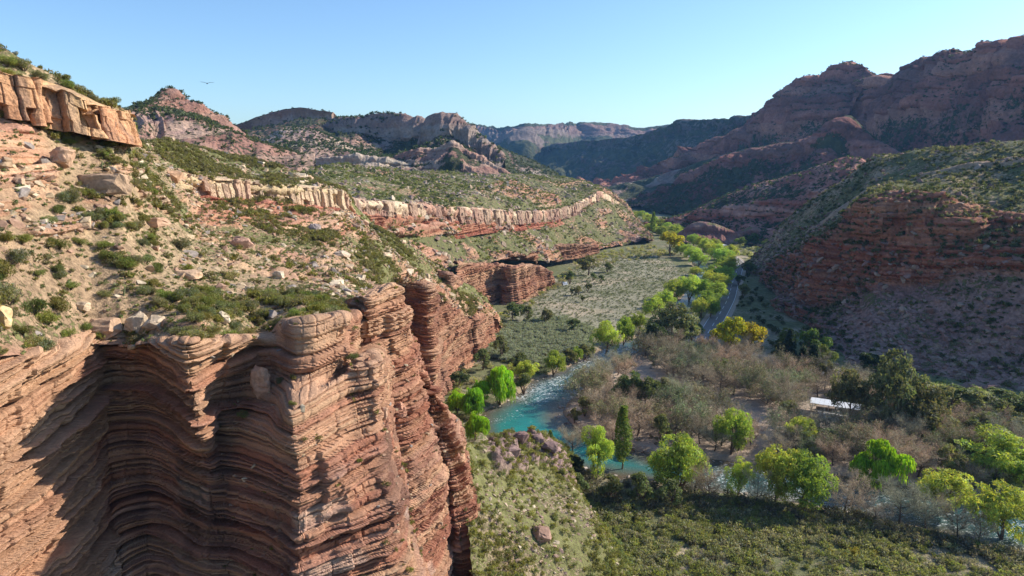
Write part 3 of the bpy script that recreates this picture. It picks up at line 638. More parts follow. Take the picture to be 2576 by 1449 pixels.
cl2=sstep(4.3,4.45,TT+wb)*(1-sstep(4.75,4.9,TT+wb))*sstep(2.0,2.6,UU)*(1-sstep(3.8,4.8,UU))
st=np.clip(cl+cl2,0,1)
ss=z+.06*y
a0,i0,t0=layers(ss,x,y,0,0.06,1.5); b0,j0,_=layers(ss,x,y,1,0.15,1.6)
dq=np.linalg.norm(np.diff(Q[len(T)//2],axis=0)[:,:2],axis=-1); qq=np.concatenate([[0],np.cumsum(dq)])[None,:]+1.5*fbm(x*.1,y*.1,z*.1,2)
RB1,_=blocks(np.floor(i0/3.0),qq,6,16,1.3); RB2,_=blocks(i0*1.0,qq,3,8,2.9)
d=2.6*fbm(x*.02,y*.02,z*.02,3)+1.1*fbm(x*.1,y*.1,z*.1,3)+.35*fbm(x*.5,y*.5,z*.5,3)+2.4*ridged(x*.02+7,y*.03,z*.01,3)*(1-sstep(4,5,TT))
Q2=Q+nn*d[...,None]+hh*(st*(1.8*a0+.9*b0+5.0*ridged(x*.04,y*.04,z*.008,3)+4.5*(RB1-.5)+2.6*(RB2-.5)))[...,None]+hh*(bd*2.2+sstep(2.1,2.2,TT)*(1-sstep(2.2,2.6,TT))*0)[...,None]
cs=strata_color(j0,x,y,z)*0.5+strata_color(i0+7,x,y,z)*0.5
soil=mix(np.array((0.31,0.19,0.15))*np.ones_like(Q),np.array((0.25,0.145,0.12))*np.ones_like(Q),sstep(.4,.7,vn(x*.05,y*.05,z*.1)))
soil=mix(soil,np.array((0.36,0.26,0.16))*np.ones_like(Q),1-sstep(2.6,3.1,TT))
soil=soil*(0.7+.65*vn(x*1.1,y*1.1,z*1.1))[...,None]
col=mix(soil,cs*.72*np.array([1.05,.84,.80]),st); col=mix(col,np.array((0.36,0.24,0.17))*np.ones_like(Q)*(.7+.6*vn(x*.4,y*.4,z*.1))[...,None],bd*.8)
veg=np.clip(.52+.6*(vn(x*.05,y*.05,z*.05+20)-.5)+.08*(1-sstep(2.4,3,TT))-.18*sstep(4,4.6,TT),0,1)*(1-st*.85)*(1-bd)
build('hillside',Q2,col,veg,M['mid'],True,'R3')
# ================================================================== LOWER SLOPE UNDER THE CLIFF (E)
E_=[[(1150,1050,132),(1190,1075,135),(1310,1080,152),(1400,1110,162),(1445,1140,162),(1480,1160,160)],
[(1160,1110,106),(1195,1122,112),(1262,1112,124),(1310,1100,135),(1362,1108,139),(1402,1136,143),(1445,1172,139)],
[(1170,1190,98),(1205,1195,102),(1280,1195,109),(1340,1195,116),(1395,1205,120),(1440,1220,123),(1490,1240,125)],
[(1180,1320,90),(1220,1320,92.5),(1290,1320,97),(1360,1320,101),(1430,1320,105.5),(1500,1325,109),(1560,1330,113)],
[(1190,1449,83),(1235,1449,85.5),(1310,1449,89),(1390,1449,93),(1480,1449,97),(1550,1449,100.5),(1620,1449,104)],
[(1200,1750,66),(1240,1750,68),(1310,1750,71),(1390,1750,74),(1480,1750,77),(1550,1750,79.5),(1650,1750,82)]]
E_[0]=[(1150,1050,132),(1190,1075,135),(1260,1080,146),(1310,1080,152),(1370,1100,160),(1420,1125,162),(1480,1160,160)]
rows=[[P(*q) for q in r] for r in E_]
for r in rows: r[-1]=(r[-1][0]+1,r[-1][1],-1.2)
rows[0]=[(p[0],p[1],-3.0) for p in rows[0]]
Q,T,U=patch(rows,420,330)
x,y,z=Q[...,0],Q[...,1],Q[...,2]; TT=T[:,None]*np.ones(len(U)); UU=np.ones(len(T))[:,None]*U[None]
nn=normals(smooth2(Q,3))
rk=np.clip(sstep(2.35,1.6,TT)*sstep(.42,.52,vn(x*.12,y*.12,z*.12+2)*.6+.4*vn(x*.5,y*.5,z*.5))*sstep(.8,1.6,UU)*(1-sstep(5,5.6,UU)) + sstep(.60,.66,vn(x*.16+y*.05,y*.03,5.5))*sstep(2.6,3.2,TT)*sstep(2,3,UU)*.9,0,1)
d=.9*fbm(x*.07,y*.07,z*.07,3)+.35*fbm(x*.4,y*.4,z*.4,3)+.12*fbm(x*1.6,y*1.6,z*1.6,2)+rk*1.6*(.3+ridged(x*.25,y*.25,z*.25,4,.6))
Q2=Q+nn*(d*np.clip(6-UU,0.1,1))[...,None]
soil=mix(np.array((0.28,0.215,0.13))*np.ones_like(Q),np.array((0.24,0.155,0.11))*np.ones_like(Q),sstep(.4,.65,vn(x*.15,y*.15,z*.15)))*(.65+.75*vn(x*3,y*3,z*3))[...,None]
col=mix(soil,np.array((0.25,0.165,0.145))*np.ones_like(Q)*(.6+.8*vn(x*.6,y*.6,z*.6))[...,None],rk)
veg=np.clip(.66+.8*(vn(x*.1,y*.1,8.2)-.5),0,1)*(1-.85*rk)
build('hillside',Q2,col,veg,M['slope'],True,'E')
print('terrain',time.time()-T0)
# ================================================================== VALLEY FLOOR, RIVER, ROAD
def GP(lst,z=0.0): return np.array([G(u,v,z)[:2] for u,v in lst])
LB=[(1600,560),(1690,610),(1738,650),(1752,680),(1748,705),(1722,742),(1702,765),(1680,790),(1640,826),(1600,850),(1545,868),(1500,888),(1440,918),(1400,938),(1345,958),(1318,985),(1300,1003),(1262,1018),(1218,1036),(1200,1070),(1240,1110),(1330,1125),(1400,1150),(1470,1188),(1560,1205),(1650,1216),(1760,1232),(1900,1250),(2050,1275),(2200,1302),(2350,1335),(2576,1392),(2900,1470)]
RB=[(1625,556),(1720,612),(1765,652),(1790,684),(1782,712),(1762,750),(1748,778),(1722,800),(1690,824),(1640,862),(1596,890),(1555,920),(1505,950),(1455,985),(1420,1015),(1412,1040),(1432,1068),(1480,1096),(1560,1124),(1640,1146),(1720,1152),(1800,1158),(1880,1168),(2000,1180),(2100,1196),(2200,1214),(2330,1232),(2450,1254),(2576,1282),(2900,1340)]
LBw=GP(LB,-.9); RBw=GP(RB,-.9)
RIV=np.concatenate([LBw,RBw[::-1]])
def psd(X,Y,poly):
    """signed distance to polygon, negative inside"""
    d=np.full(X.shape,1e9); ins=np.zeros(X.shape,bool); n=len(poly)
    for i in range(n):
        ax,ay=poly[i]; bx,by=poly[(i+1)%n]; ex,ey=bx-ax,by-ay
        t=np.clip(((X-ax)*ex+(Y-ay)*ey)/max(ex*ex+ey*ey,1e-9),0,1)
        d=np.minimum(d,(X-ax-t*ex)**2+(Y-ay-t*ey)**2)
        c=((ay>Y)!=(by>Y))&(X<(bx-ax)*(Y-ay)/((by-ay) if by!=ay else 1e-9)+ax); ins^=c
    return np.sqrt(d)*np.where(ins,-1,1)
def pline(X,Y,pl):
    d=np.full(X.shape,1e9)
    for (ax,ay),(bx,by) in zip(pl[:-1],pl[1:]):
        ex,ey=bx-ax,by-ay; t=np.clip(((X-ax)*ex+(Y-ay)*ey)/max(ex*ex+ey*ey,1e-9),0,1)
        d=np.minimum(d,(X-ax-t*ex)**2+(Y-ay-t*ey)**2)
    return np.sqrt(d)
ROAD=GP([(1742,590),(1766,602),(1792,617),(1828,640),(1856,660),(1853,682),(1842,715),(1832,750),(1814,785),(1792,822),(1772,862),(1800,885),(1900,902),(2000,918),(2100,938),(2135,945)])
CAMP=GP([(1420,1012),(1520,945),(1640,870),(1760,850),(1850,900),(2000,940),(2150,975),(2320,1060),(2500,1110),(2600,1180),(2520,1262),(2330,1228),(2100,1192),(1900,1166),(1700,1148),(1520,1106),(1425,1062)])
MEAD=GP([(1400,700),(1480,650),(1640,636),(1740,690),(1690,760),(1600,830),(1450,880),(1300,860),(1270,800)])
THICK=GP([(1270,815),(1420,800),(1500,835),(1480,885),(1400,925),(1330,930),(1230,900),(1200,880)])
def road_z(X,Y): return np.full(np.shape(X),0.35)
def gheight(X,Y):
    X=np.asarray(X,float);Y=np.asarray(Y,float)
    r=psd(X,Y,RIV)
    h=.35*fbm(X*.03,Y*.03,.5,2)+.18*fbm(X*.25,Y*.25,.7,2)
    h=h-2.1*(1-sstep(-1.5,2.2,r+.8*fbm(X*.2,Y*.2,2.2,2)))
    w=sstep(8,4.3,pline(X,Y,ROAD)); h=h*(1-w)+.30*w
    return h
xs=np.concatenate([np.arange(-700,-70,30),np.arange(-70,70,.75),np.arange(70,230,1.3),np.arange(230,700,10),np.arange(700,3600,120)])
ys=np.concatenate([np.arange(-40,70,8),np.arange(70,300,.9),np.arange(300,700,2.2),np.arange(700,1500,20),np.arange(1500,6500,200)])
X,Y=np.meshgrid(xs,ys); Z=gheight(X,Y)
rd=psd(X,Y,RIV); cd=psd(X,Y,CAMP)+3*fbm(X*.1,Y*.1,1,2); md=psd(X,Y,MEAD)+8*fbm(X*.05,Y*.05,1,2)
base=np.array((0.27,0.225,0.14))*np.ones(X.shape+(3,))*(.8+.4*vn(X*.6,Y*.6,1.0))[...,None]
base=mix(base,np.array((0.27,0.245,0.165))*(1+.5*(vn(X*.5,Y*.35,4.0)[...,None]-.5)),sstep(4,-4,md))
sand=np.array((0.47,0.36,0.27))*(.85+.3*vn(X*.2,Y*.2,3.0))[...,None]
base=mix(base,sand,sstep(1.5,-1.5,cd))
base=mix(base,np.array((0.30,0.22,0.15))*np.ones_like(base),sstep(2.6,.6,rd)*.8)
base=mix(base,np.array((0.10,0.075,0.05))*np.ones_like(base),sstep(.2,-1.2,rd))
# a worn trail in the scrub bottom right
TR=GP([(1985,1449),(1990,1420),(2010,1395),(2000,1370)]); base=mix(base,sand,sstep(2,.8,pline(X,Y,TR)))
veg=np.clip(.66+.9*(vn(X*.08,Y*.08,6.0)-.5),0,1)*sstep(-1,2.5,cd)*sstep(.5,2.0,rd)
base=mix(base,np.array((.40,.32,.22))*np.ones_like(base),.8*sstep(.60,.72,vn(X*.07+5,Y*.07,9.0))*sstep(-1,3,cd)*(rd>2))
veg=veg*(1-.45*sstep(4,-4,md))*sstep(4.2,6.5,pline(X,Y,ROAD))
nr,nc=X.shape
M['ground']=terrain_mat('valley_soil',.25,1.1,vegc=((0.12,0.125,0.055),(0.19,0.19,0.09)),bump=.7,var=.3)
me=mesh_np('ground',np.stack([X,Y,Z],-1).reshape(-1,3),grid_faces(nr,nc),base.reshape(-1,3),M['ground'],True,{'Veg':veg.reshape(-1)})
tag(link('ground',me),kind='structure')
# ---- river
xs=np.arange(-30,190,.5); ys=np.arange(80,900,.6)
X,Y=np.meshgrid(xs,ys); rd=psd(X,Y,RIV)
keep=rd<3.5
idx=-np.ones(X.shape,int)
cell=keep[:-1,:-1]&keep[1:,:-1]&keep[:-1,1:]&keep[1:,1:]
use=np.zeros(X.shape,bool)
for a in (slice(0,-1),slice(1,None)):
    for b in (slice(0,-1),slice(1,None)): use[a,b]|=cell
idx[use]=np.arange(use.sum())
f=np.stack([idx[:-1,:-1][cell],idx[:-1,1:][cell],idx[1:,1:][cell],idx[1:,:-1][cell]],1)
def near(pl,r): 
    c=GP(pl,-.9); return sstep(r,r*.35,pline(X,Y,c))
rap=np.clip(near([(1340,1000),(1385,975),(1430,955)],9)+near([(1480,930),(1530,905),(1575,885)],10)+near([(1250,1060),(1300,1040),(1350,1010)],5)*.45+.7*near([(1380,1060),(1360,1100)],6)*0
 +.75*near([(1760,1190),(1900,1215),(2050,1235),(2200,1262),(2400,1300),(2576,1340),(2700,1370)],11)+.7*near([(1762,700),(1775,680)],7)+.35*near([(1560,1160),(1480,1130),(1410,1120)],8),0,1)
zz=-.9+.05*fbm(X*.8,Y*.8,1,3)+rap*.22*fbm(X*1.2,Y*1.2,5,3)
depth=sstep(.5,-8,rd+3.0*fbm(X*.1,Y*.1,3,2))
V=np.stack([X[use],Y[use],zz[use]],1)
m,nt,out=newmat('river_water')
tc=N(nt,'ShaderNodeTexCoord')
ar=N(nt,'ShaderNodeAttribute',attribute_name='Rapid'); ad=N(nt,'ShaderNodeAttribute',attribute_name='Depth'); at=N(nt,'ShaderNodeAttribute',attribute_name='Turq')
mp=N(nt,'ShaderNodeMapping'); nt.links.new(tc.outputs['Object'],mp.inputs[0]); mp.inputs['Rotation'].default_value=(0,0,-.7); mp.inputs['Scale'].default_value=(1.0,2.1,1)
c=mixc(nt,at.outputs['Fac'],(0.035,0.10,0.10),(0.012,0.24,0.205))
n5=noise(nt,.35,4,.6,mp.outputs[0]); c=mixc(nt,ramp(nt,n5.outputs[0],.35,.65,.0,.4),c,(0.02,0.10,0.12)); c=mixc(nt,ad.outputs['Fac'],(0.12,0.09,0.055),c)
n1=noise(nt,1.1,6,.72,mp.outputs[0],.8)
mu=N(nt,'ShaderNodeMath',operation='MULTIPLY_ADD'); nt.links.new(ar.outputs['Fac'],mu.inputs[0]); mu.inputs[1].default_value=.14; nt.links.new(n1.outputs[0],mu.inputs[2])
n3=noise(nt,.16,3,.6,mp.outputs[0]); m3=N(nt,'ShaderNodeMath',operation='MULTIPLY_ADD'); nt.links.new(n3.outputs[0],m3.inputs[0]); m3.inputs[1].default_value=.30; nt.links.new(mu.outputs[0],m3.inputs[2])
fm=ramp(nt,m3.outputs[0],.80,.93)
c=mixc(nt,fm,c,(.80,.86,.86))
b=N(nt,'ShaderNodeBsdfPrincipled'); nt.links.new(c,b.inputs['Base Color']); b.inputs['IOR'].default_value=1.33
nt.links.new(ramp(nt,fm,0,1,.16,.8),b.inputs['Roughness'])
n2=noise(nt,2.2,5,.65,mp.outputs[0]); ha=N(nt,'ShaderNodeMath',operation='ADD'); nt.links.new(n2.outputs[0],ha.inputs[0]); nt.links.new(fm,ha.inputs[1])
bp=N(nt,'ShaderNodeBump'); bp.inputs['Strength'].default_value=.55; bp.inputs['Distance'].default_value=.25; nt.links.new(ha.outputs[0],bp.inputs['Height']); nt.links.new(bp.outputs[0],b.inputs['Normal'])
nt.links.new(b.outputs[0],out.inputs[0])
turq=sstep(215,165,Y)*sstep(60,10,X)*.9+.25*sstep(300,420,Y)
me=mesh_np('river',V,f,None,m,True,{'Rapid':rap[use],'Depth':depth[use],'Turq':np.clip(turq,0,1)[use]})
tag(link('river',me),kind='structure')
# ---- road ribbon
def catm(pl,step=3.0):
    pl=np.array(pl); o=[]
    for i in range(len(pl)-1):
        p0,p1,p2,p3=pl[max(i-1,0)],pl[i],pl[i+1],pl[min(i+2,len(pl)-1)]
        n=max(2,int(np.linalg.norm(p2-p1)/step))
        for t in np.arange(n)/n: o.append(.5*((2*p1)+(p2-p0)*t+(2*p0-5*p1+4*p2-p3)*t*t+(3*p1-p0-3*p2+p3)*t**3))
    o.append(pl[-1]); return np.array(o)
def ribbon(pl,offs,z):
    t=np.gradient(pl,axis=0); t/=np.linalg.norm(t,axis=1,keepdims=True); n=np.stack([t[:,1],-t[:,0]],1)
    V=np.concatenate([np.concatenate([pl+n*o,np.full((len(pl),1),z)],1)[:,None,:] for o in offs],1)
    return V.reshape(-1,3),grid_faces(len(pl),len(offs))
rc=catm(ROAD,3.0)
V,f=ribbon(rc,[-5.6,-3.6],.352); V2,f2=ribbon(rc,[3.6,5.6],.352)
tag(link('road_shoulder',mesh_np('road_shoulder',np.concatenate([V,V2]),np.concatenate([f,f2+len(V)]),None,plain('shoulder_gravel',(.36,.29,.22),.95))),kind='structure')
V,f=ribbon(rc,[-3.7,-1.5,1.5,3.7],.40)
tag(link('road',mesh_np('road',V,f,None,plain('asphalt',(.20,.185,.17),.98,spec=.05,var=.12,scale=.6))),kind='structure')
vs=[];fs=[];o=0
for off in (-3.35,3.35,0.0):
    V,f=ribbon(rc,[off-.11,off+.11],.406)
    if off==0.0: f=f[np.arange(len(f))%4<2]
    vs.append(V);fs.append(f+o);o+=len(V)
tag(link('road_marking',mesh_np('road_marking',np.concatenate(vs),np.concatenate(fs),None,plain('road_paint',(.75,.74,.70),.7))),kind='structure')
print('valley',time.time()-T0)
# ================================================================== ROCKS AND PLANTS: building blocks
def hull_rock(r,n=16,flat=.65):
    bm=bmesh.new()
    p=r.normal(size=(n,3)); p/=np.linalg.norm(p,axis=1,keepdims=True); p*=(.7+.3*r.random((n,1)))
    p=np.sign(p)*np.abs(p)**.8; p[:,2]*=flat; p[:,0]*=1.25
    for q in p: bm.verts.new(q)
    res=bmesh.ops.convex_hull(bm,input=bm.verts)
    bmesh.ops.delete(bm,geom=[g for g in bm.verts if not g.link_faces],context='VERTS')
    bmesh.ops.triangulate(bm,faces=bm.faces)
    bm.verts.ensure_lookup_table(); bm.verts.index_update()
    V=np.array([v.co[:] for v in bm.verts]); Fc=np.array([[v.index for v in f.verts] for f in bm.faces]); bm.free()
    return V,Fc
rr=np.random.default_rng(21)
ROCKS=[hull_rock(rr,int(rr.integers(10,20)),rr.uniform(.4,.8)) for _ in range(14)]
def leaves(C,size,r,stretch=1.0,hang=0.0,tri=True,spread=1.0,outward=None):
    """one small triangle (or quad) per centre; hang turns the long side downward"""
    n=len(C); a=r.normal(size=(n,3)); 
    if hang: a=a*(1-hang)+np.array([0,0,-1.6])*hang
    if outward is not None: a=a+outward*.8
    a/=np.linalg.norm(a,axis=1,keepdims=True)
    b=r.normal(size=(n,3)); b-= (b*a).sum(1,keepdims=True)*a; b/=np.linalg.norm(b,axis=1,keepdims=True)
    s=size*(0.6+.8*r.random((n,1)))
    A=a*s*stretch; B=b*s/ math.sqrt(stretch)
    V=np.stack([C-A*.5-B*.5,C-A*.5+B*.5,C+A*.6],1).reshape(-1,3)
    return V,np.arange(3*n).reshape(-1,3)
def tube_np(path,rad,k=5):
    path=np.asarray(path,float); n=len(path); t=np.gradient(path,axis=0); t/=np.maximum(np.linalg.norm(t,axis=1,keepdims=True),1e-9)
    ref=np.where(np.abs(t[:,2:3])>.9,[[1.0,0,0]],[[0,0,1.0]]); u=np.cross(t,ref); u/=np.linalg.norm(u,axis=1,keepdims=True); w=np.cross(t,u)
    an=np.arange(k)*2*math.pi/k; rad=np.asarray(rad,float)
    V=path[:,None,:]+rad[:,None,None]*(np.cos(an)[None,:,None]*u[:,None,:]+np.sin(an)[None,:,None]*w[:,None,:])
    f=[]
    for i in range(n-1):
        for j in range(k):
            a=i*k+j;b=i*k+(j+1)%k; f+=[(a,b,b+k),(a,b+k,a+k)]
    return V.reshape(-1,3),np.array(f)
def joinparts(L):
    V=[];Fs=[];Cs=[];o=0
    for v,f,c in L:
        v=np.asarray(v); V.append(v);Fs.append(np.asarray(f)+o); c=np.asarray(c,float); Cs.append(c if c.ndim==2 else np.tile(c,(len(v),1))); o+=len(v)
    return np.concatenate(V),np.concatenate(Fs),np.concatenate(Cs)
def lcol(n,base,r,var=.25,hue=.12,k=3):
    c=np.array(base)*(1+var*(r.random((n,1))*2-1))
    c[:,0]*=1+hue*(r.random(n)*2-1); c[:,1]*=1+.5*hue*(r.random(n)*2-1)
    return np.repeat(c,k,0)
def limbs(r,base,H_,R,n,r0,lean=.15,start=.25,spread=1.0,seg=5,up=.55,k=5):
    """trunk plus n limbs -> list of (V,F), and limb tips"""
    out=[]; top=np.array([r.uniform(-lean,lean)*H_,r.uniform(-lean,lean)*H_,H_*.72])
    ts=np.linspace(0,1,6)[:,None]; mid=np.array([r.uniform(-.06,.06)*H_,r.uniform(-.06,.06)*H_,0])
    path=top*ts+mid*np.sin(ts*math.pi); out.append(tube_np(path,r0*(1-.8*ts[:,0]),6)); tips=[]
    paths=[]
    for i in range(n):
        t=start+(1-start)*i/n*.95; p=top*t+mid*math.sin(t*math.pi); a=i*2.4+r.uniform(-.4,.4)
        L=R*spread*(1.15-.55*t)*r.uniform(.8,1.1); d=np.array([math.cos(a),math.sin(a),0])
        e=p+d*L+np.array([0,0,up*L*r.uniform(.7,1.3)]); c=(p+e)/2+np.array([0,0,-.12*L])+r.normal(size=3)*.05*L
        q=np.linspace(0,1,seg)[:,None]; pa=(1-q)**2*p+2*q*(1-q)*c+q*q*e
        rad=r0*.5*(1-t*.5)*(1-.85*q[:,0]); out.append(tube_np(pa,rad,k)); tips.append(e); paths.append(pa)
    return out,tips,paths
def twigs(r,paths,n,L,w,depth=1,droop=0.0,upb=.4):
    """fine shoots as long thin triangles growing off the limbs"""
    P0=[];D=[]
    for i in range(n):
        pa=paths[r.integers(len(paths))]; j=r.integers(1,len(pa)); f=r.random(); p=pa[j-1]*(1-f)+pa[j]*f
        ax=pa[j]-pa[j-1]; ax/=max(np.linalg.norm(ax),1e-6)
        d=ax*.7+r.normal(size=3)*.75+np.array([0,0,upb-droop]); d/=np.linalg.norm(d)
        P0.append(p);D.append(d)
    P0=np.array(P0);D=np.array(D); l=L*(.5+r.random((n,1)))
    s=r.normal(size=(n,3)); s-=(s*D).sum(1,keepdims=True)*D; s/=np.linalg.norm(s,axis=1,keepdims=True)
    bend=r.normal(size=(n,3))*.12*l
    M1=P0+D*l*.5+bend
    E=P0+D*l
    V=np.stack([P0-s*w,P0+s*w,M1+s*w*.7,E,M1-s*w*.7],1).reshape(-1,3)
    b=np.arange(n)[:,None]*5
    Fc=np.concatenate([b+[0,1,2],b+[0,2,4],b+[4,2,3]])
    return V,Fc,M1,E,D
def lobes(r,n,R,Hc,z0,top=.6,squash=.8):
    L=[]
    for i in range(n):
        for _ in range(30):
            p=r.uniform(-1,1,3)
            if (p**2).sum()<1: break
        f=1-max(0,p[2])*(1-top)
        c=np.array([p[0]*R*.78*f,p[1]*R*.78*f,z0+Hc*.5+p[2]*Hc*.40]); L.append((c,R*r.uniform(.22,.42)))
    L.append((np.array([0,0,z0+Hc*.5]),R*.5)); L.append((np.array([0,0,z0+Hc*.8]),R*.34))
    return L
def crown_pts(r,L,n,shell=.5,sq=.8):
    rad=np.array([l[1] for l in L]); w=rad**2/ (rad**2).sum(); i=r.choice(len(L),n,p=w)
    d=r.normal(size=(n,3)); d/=np.linalg.norm(d,axis=1,keepdims=True)
    q=rad[i][:,None]*(shell+(1-shell)*r.random((n,1))**.5)*np.array([1,1,sq])
    C=np.array([l[0] for l in L])[i]
    return C+d*q,d,i
BARK=(0.13,0.09,0.065); DBARK=(0.075,0.055,0.045)
def part_mesh(name,L,mat): 
    V,Fc,C=joinparts(L); return mesh_np(name,V,Fc,C,mat)
def make_tree(kind,seed):
    """returns (trunk mesh, crown mesh, nominal height, nominal radius); unit: metres"""
    r=np.random.default_rng(seed)
    if kind in('willow','weeping_willow','olive_tree','yellow_tree','pepper_tree','dark_tree','gum_tree'):
        cfg={'willow':(11,5.6,19,(0.39,0.48,0.085),11000,.23,.4,2.0,4),'weeping_willow':(11,4.6,12,(0.28,0.50,0.03),11000,.26,.9,3.2,4),
             'olive_tree':(8,3.8,9,(0.20,0.21,0.085),4600,.26,.15,1.6,2.5),'yellow_tree':(10,4.6,18,(0.50,0.47,0.04),4200,.36,.0,1.2,3.5),
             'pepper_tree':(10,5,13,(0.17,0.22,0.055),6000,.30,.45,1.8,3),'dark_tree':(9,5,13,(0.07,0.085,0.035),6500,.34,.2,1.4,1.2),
             'gum_tree':(17,6.6,22,(0.20,0.18,0.085),8500,.36,.45,1.8,4)}[kind]
        Ht,R,nl,colr,n,sz,hang,st,z0=cfg; z0=z0*(.35 if 'willow' in kind else .6)
        out,tips,paths=limbs(r,None,Ht,R*.62,9,.26 if kind!='gum_tree' else .34,up=.9)
        extra=r.integers(1,3)
        for e in range(extra):
            o2,_,p2=limbs(r,None,Ht*.85,R*.5,5,.18,lean=.3,up=1.0); out+=o2; paths+=p2
        L=lobes(r,nl,R,Ht-z0,z0,top=.55)
        C,d,i=crown_pts(r,L,n,.55,.75)
        if kind in('willow','weeping_willow','pepper_tree'):
            # trailing strands: drop part of the leaves below the lobe they hang from
            dr=r.random(n)**2*(1.3 if kind=='willow' else 2.9 if kind=='weeping_willow' else 1.4); C[:,2]-=dr*(d[:,2]<.5)
        keep=vn(C[:,0]*.75+seed,C[:,1]*.75,C[:,2]*.75)>(.45 if kind!='gum_tree' else .46)
        C=C[keep];d=d[keep];i=i[keep]; C[:,2]=np.maximum(C[:,2],.5)
        V,Fc=leaves(C,sz*1.15,r,st,hang,outward=d*.5)
        c=lcol(len(C),colr,r,.28,.18); lob=.7+.55*np.random.default_rng(seed+5).random(len(L)); c*=np.repeat(lob[i],3)[:,None]
        tm=part_mesh('trunk',[(v,f,np.array(BARK if kind!='gum_tree' else (.2,.16,.12))) for v,f in out],M['bark'])
        return tm,mesh_np('crown',V,Fc,c,M['leaf'] if kind in('willow','weeping_willow','yellow_tree') else M['shrub']),Ht,R
    if kind=='poplar':
        Ht=16;out,tips,paths=limbs(r,None,Ht*1.25,1.2,14,.22,lean=.03,up=2.2,start=.15)
        z=r.random(4200)**.8*Ht*.86+Ht*.13; rad=1.9*np.sin(np.clip((z/Ht-.05),0,1)**.7*math.pi*.96)**.7*(.35+.65*r.random(4200)); a=r.random(4200)*6.283
        C=np.stack([np.cos(a)*rad,np.sin(a)*rad,z],1); k=vn(C[:,0]*.9,C[:,1]*.9,C[:,2]*.6)>.38; C=C[k]
        V,Fc=leaves(C,.34,r,1.3); 
        return part_mesh('trunk',[(v,f,np.array((.2,.17,.12))) for v,f in out],M['bark']),mesh_np('crown',V,Fc,lcol(len(C),(.17,.25,.05),r,.3,.2),M['leaf']),Ht,2.0
    if kind=='conifer':
        Ht=13;out=[tube_np([(0,0,0),(0,0,Ht*.5),(0,0,Ht)],[.22,.13,.03],6)]; Cs=[];
        for lv in range(26):
            zz=1.0+lv*(Ht-1.2)/26; rr_=3.1*(1-zz/Ht)**.75+.15
            for b in range(9):
                a=b*.7+lv*1.3+r.uniform(-.3,.3); L_=rr_*r.uniform(.75,1.1); t=r.random((14,1))**.6
                p=np.concatenate([np.cos(a)*L_*t,np.sin(a)*L_*t,zz-.28*L_*t*t+0*t],1)+r.normal(size=(14,3))*.16; Cs.append(p)
        C=np.concatenate(Cs); V,Fc=leaves(C,.38,r,1.8,.2)
        return part_mesh('trunk',[(v,f,np.array(DBARK)) for v,f in out],M['bark']),mesh_np('crown',V,Fc,lcol(len(C),(.04,.065,.035),r,.3,.15),M['shrub']),Ht,3.1
    if kind in('bare_tree','budding_tree'):
        Ht,R=(8.0,4.2)
        out,tips,paths=limbs(r,None,Ht,R,11,.2 if kind=='bare_tree' else .1,lean=.12,start=.22 if kind=='bare_tree' else .05,up=.75,k=4)
        p2=[]; 
        for pa in list(paths):
            for q in range(5):
                j=r.integers(1,len(pa)); p=pa[j]; ax=pa[j]-pa[j-1]; ax/=np.linalg.norm(ax)
                dd=ax+r.normal(size=3)*.55+np.array([0,0,.35]); dd/=np.linalg.norm(dd); L_=R*r.uniform(.3,.5)
                pb=np.array([p,p+dd*L_*.5+r.normal(size=3)*.08,p+dd*L_+np.array([0,0,.12*L_])]); out.append(tube_np(pb,[.05,.03,.012],3)); p2.append(pb)
        V,Fc,M1,E,D=twigs(r,p2+paths,1900,1.0,.014); V2,F2,_,E2,_=twigs(r,[np.array([a,b]) for a,b in zip(M1[:900],E[:900])],2400,.6,.012)
        c1=np.array((.42,.33,.225)); c2=np.array((.50,.39,.26))
        bc=leaves(E2[r.integers(0,len(E2),2600)]+r.normal(size=(2600,3))*.12,.085 if kind=='bare_tree' else .20,r,1.8)   # swelling buds
        Vc,Fcc,Cc=joinparts([(V,Fc,c1),(V2,F2,c2),(bc[0],bc[1],lcol(2600,(.40,.31,.19) if kind=='bare_tree' else (.25,.25,.10),r,.3,.2))])
        return part_mesh('trunk',[(v,f,np.array((.10,.072,.055))) for v,f in out],M['bark']),mesh_np('crown',Vc,Fcc,Cc,M['twig']),Ht,R
def shrub_np(seed,n,col,size,sq=.75,stemn=8,shell=.35,col2=None,st=1.6,lift=.35):
    """unit shrub, radius 1, several stems and loose leaf clumps"""
    r=np.random.default_rng(seed); L=[]
    for i in range(7):
        a=r.random()*6.283; q=r.random()**.5*.6; L.append((np.array([math.cos(a)*q,math.sin(a)*q,lift+.35*r.random()]),r.uniform(.28,.5)))
    C,d,i=crown_pts(r,L,n,shell,sq); C[:,2]=np.maximum(C[:,2],.02)
    V,Fc=leaves(C,size,r,st,0,outward=d+np.array([0,0,.6])); c=lcol(len(C),col,r,.3,.2)
    if col2 is not None: c=np.where(np.repeat(r.random(len(C))<.35,3)[:,None],np.array(col2)*(.8+.4*r.random((len(c),1))),c)
    parts=[(V,Fc,c)]
    for s in range(stemn):
        a=r.random()*6.283; e=np.array([math.cos(a)*.6,math.sin(a)*.6,.7*r.random()+.2]); parts.append((*tube_np([(0,0,-.15),e*.5+[0,0,.1],e],[.03,.02,.006],3),np.array((.12,.09,.07))))
    return joinparts(parts)
def normals_at(Q):
    return normals(Q)
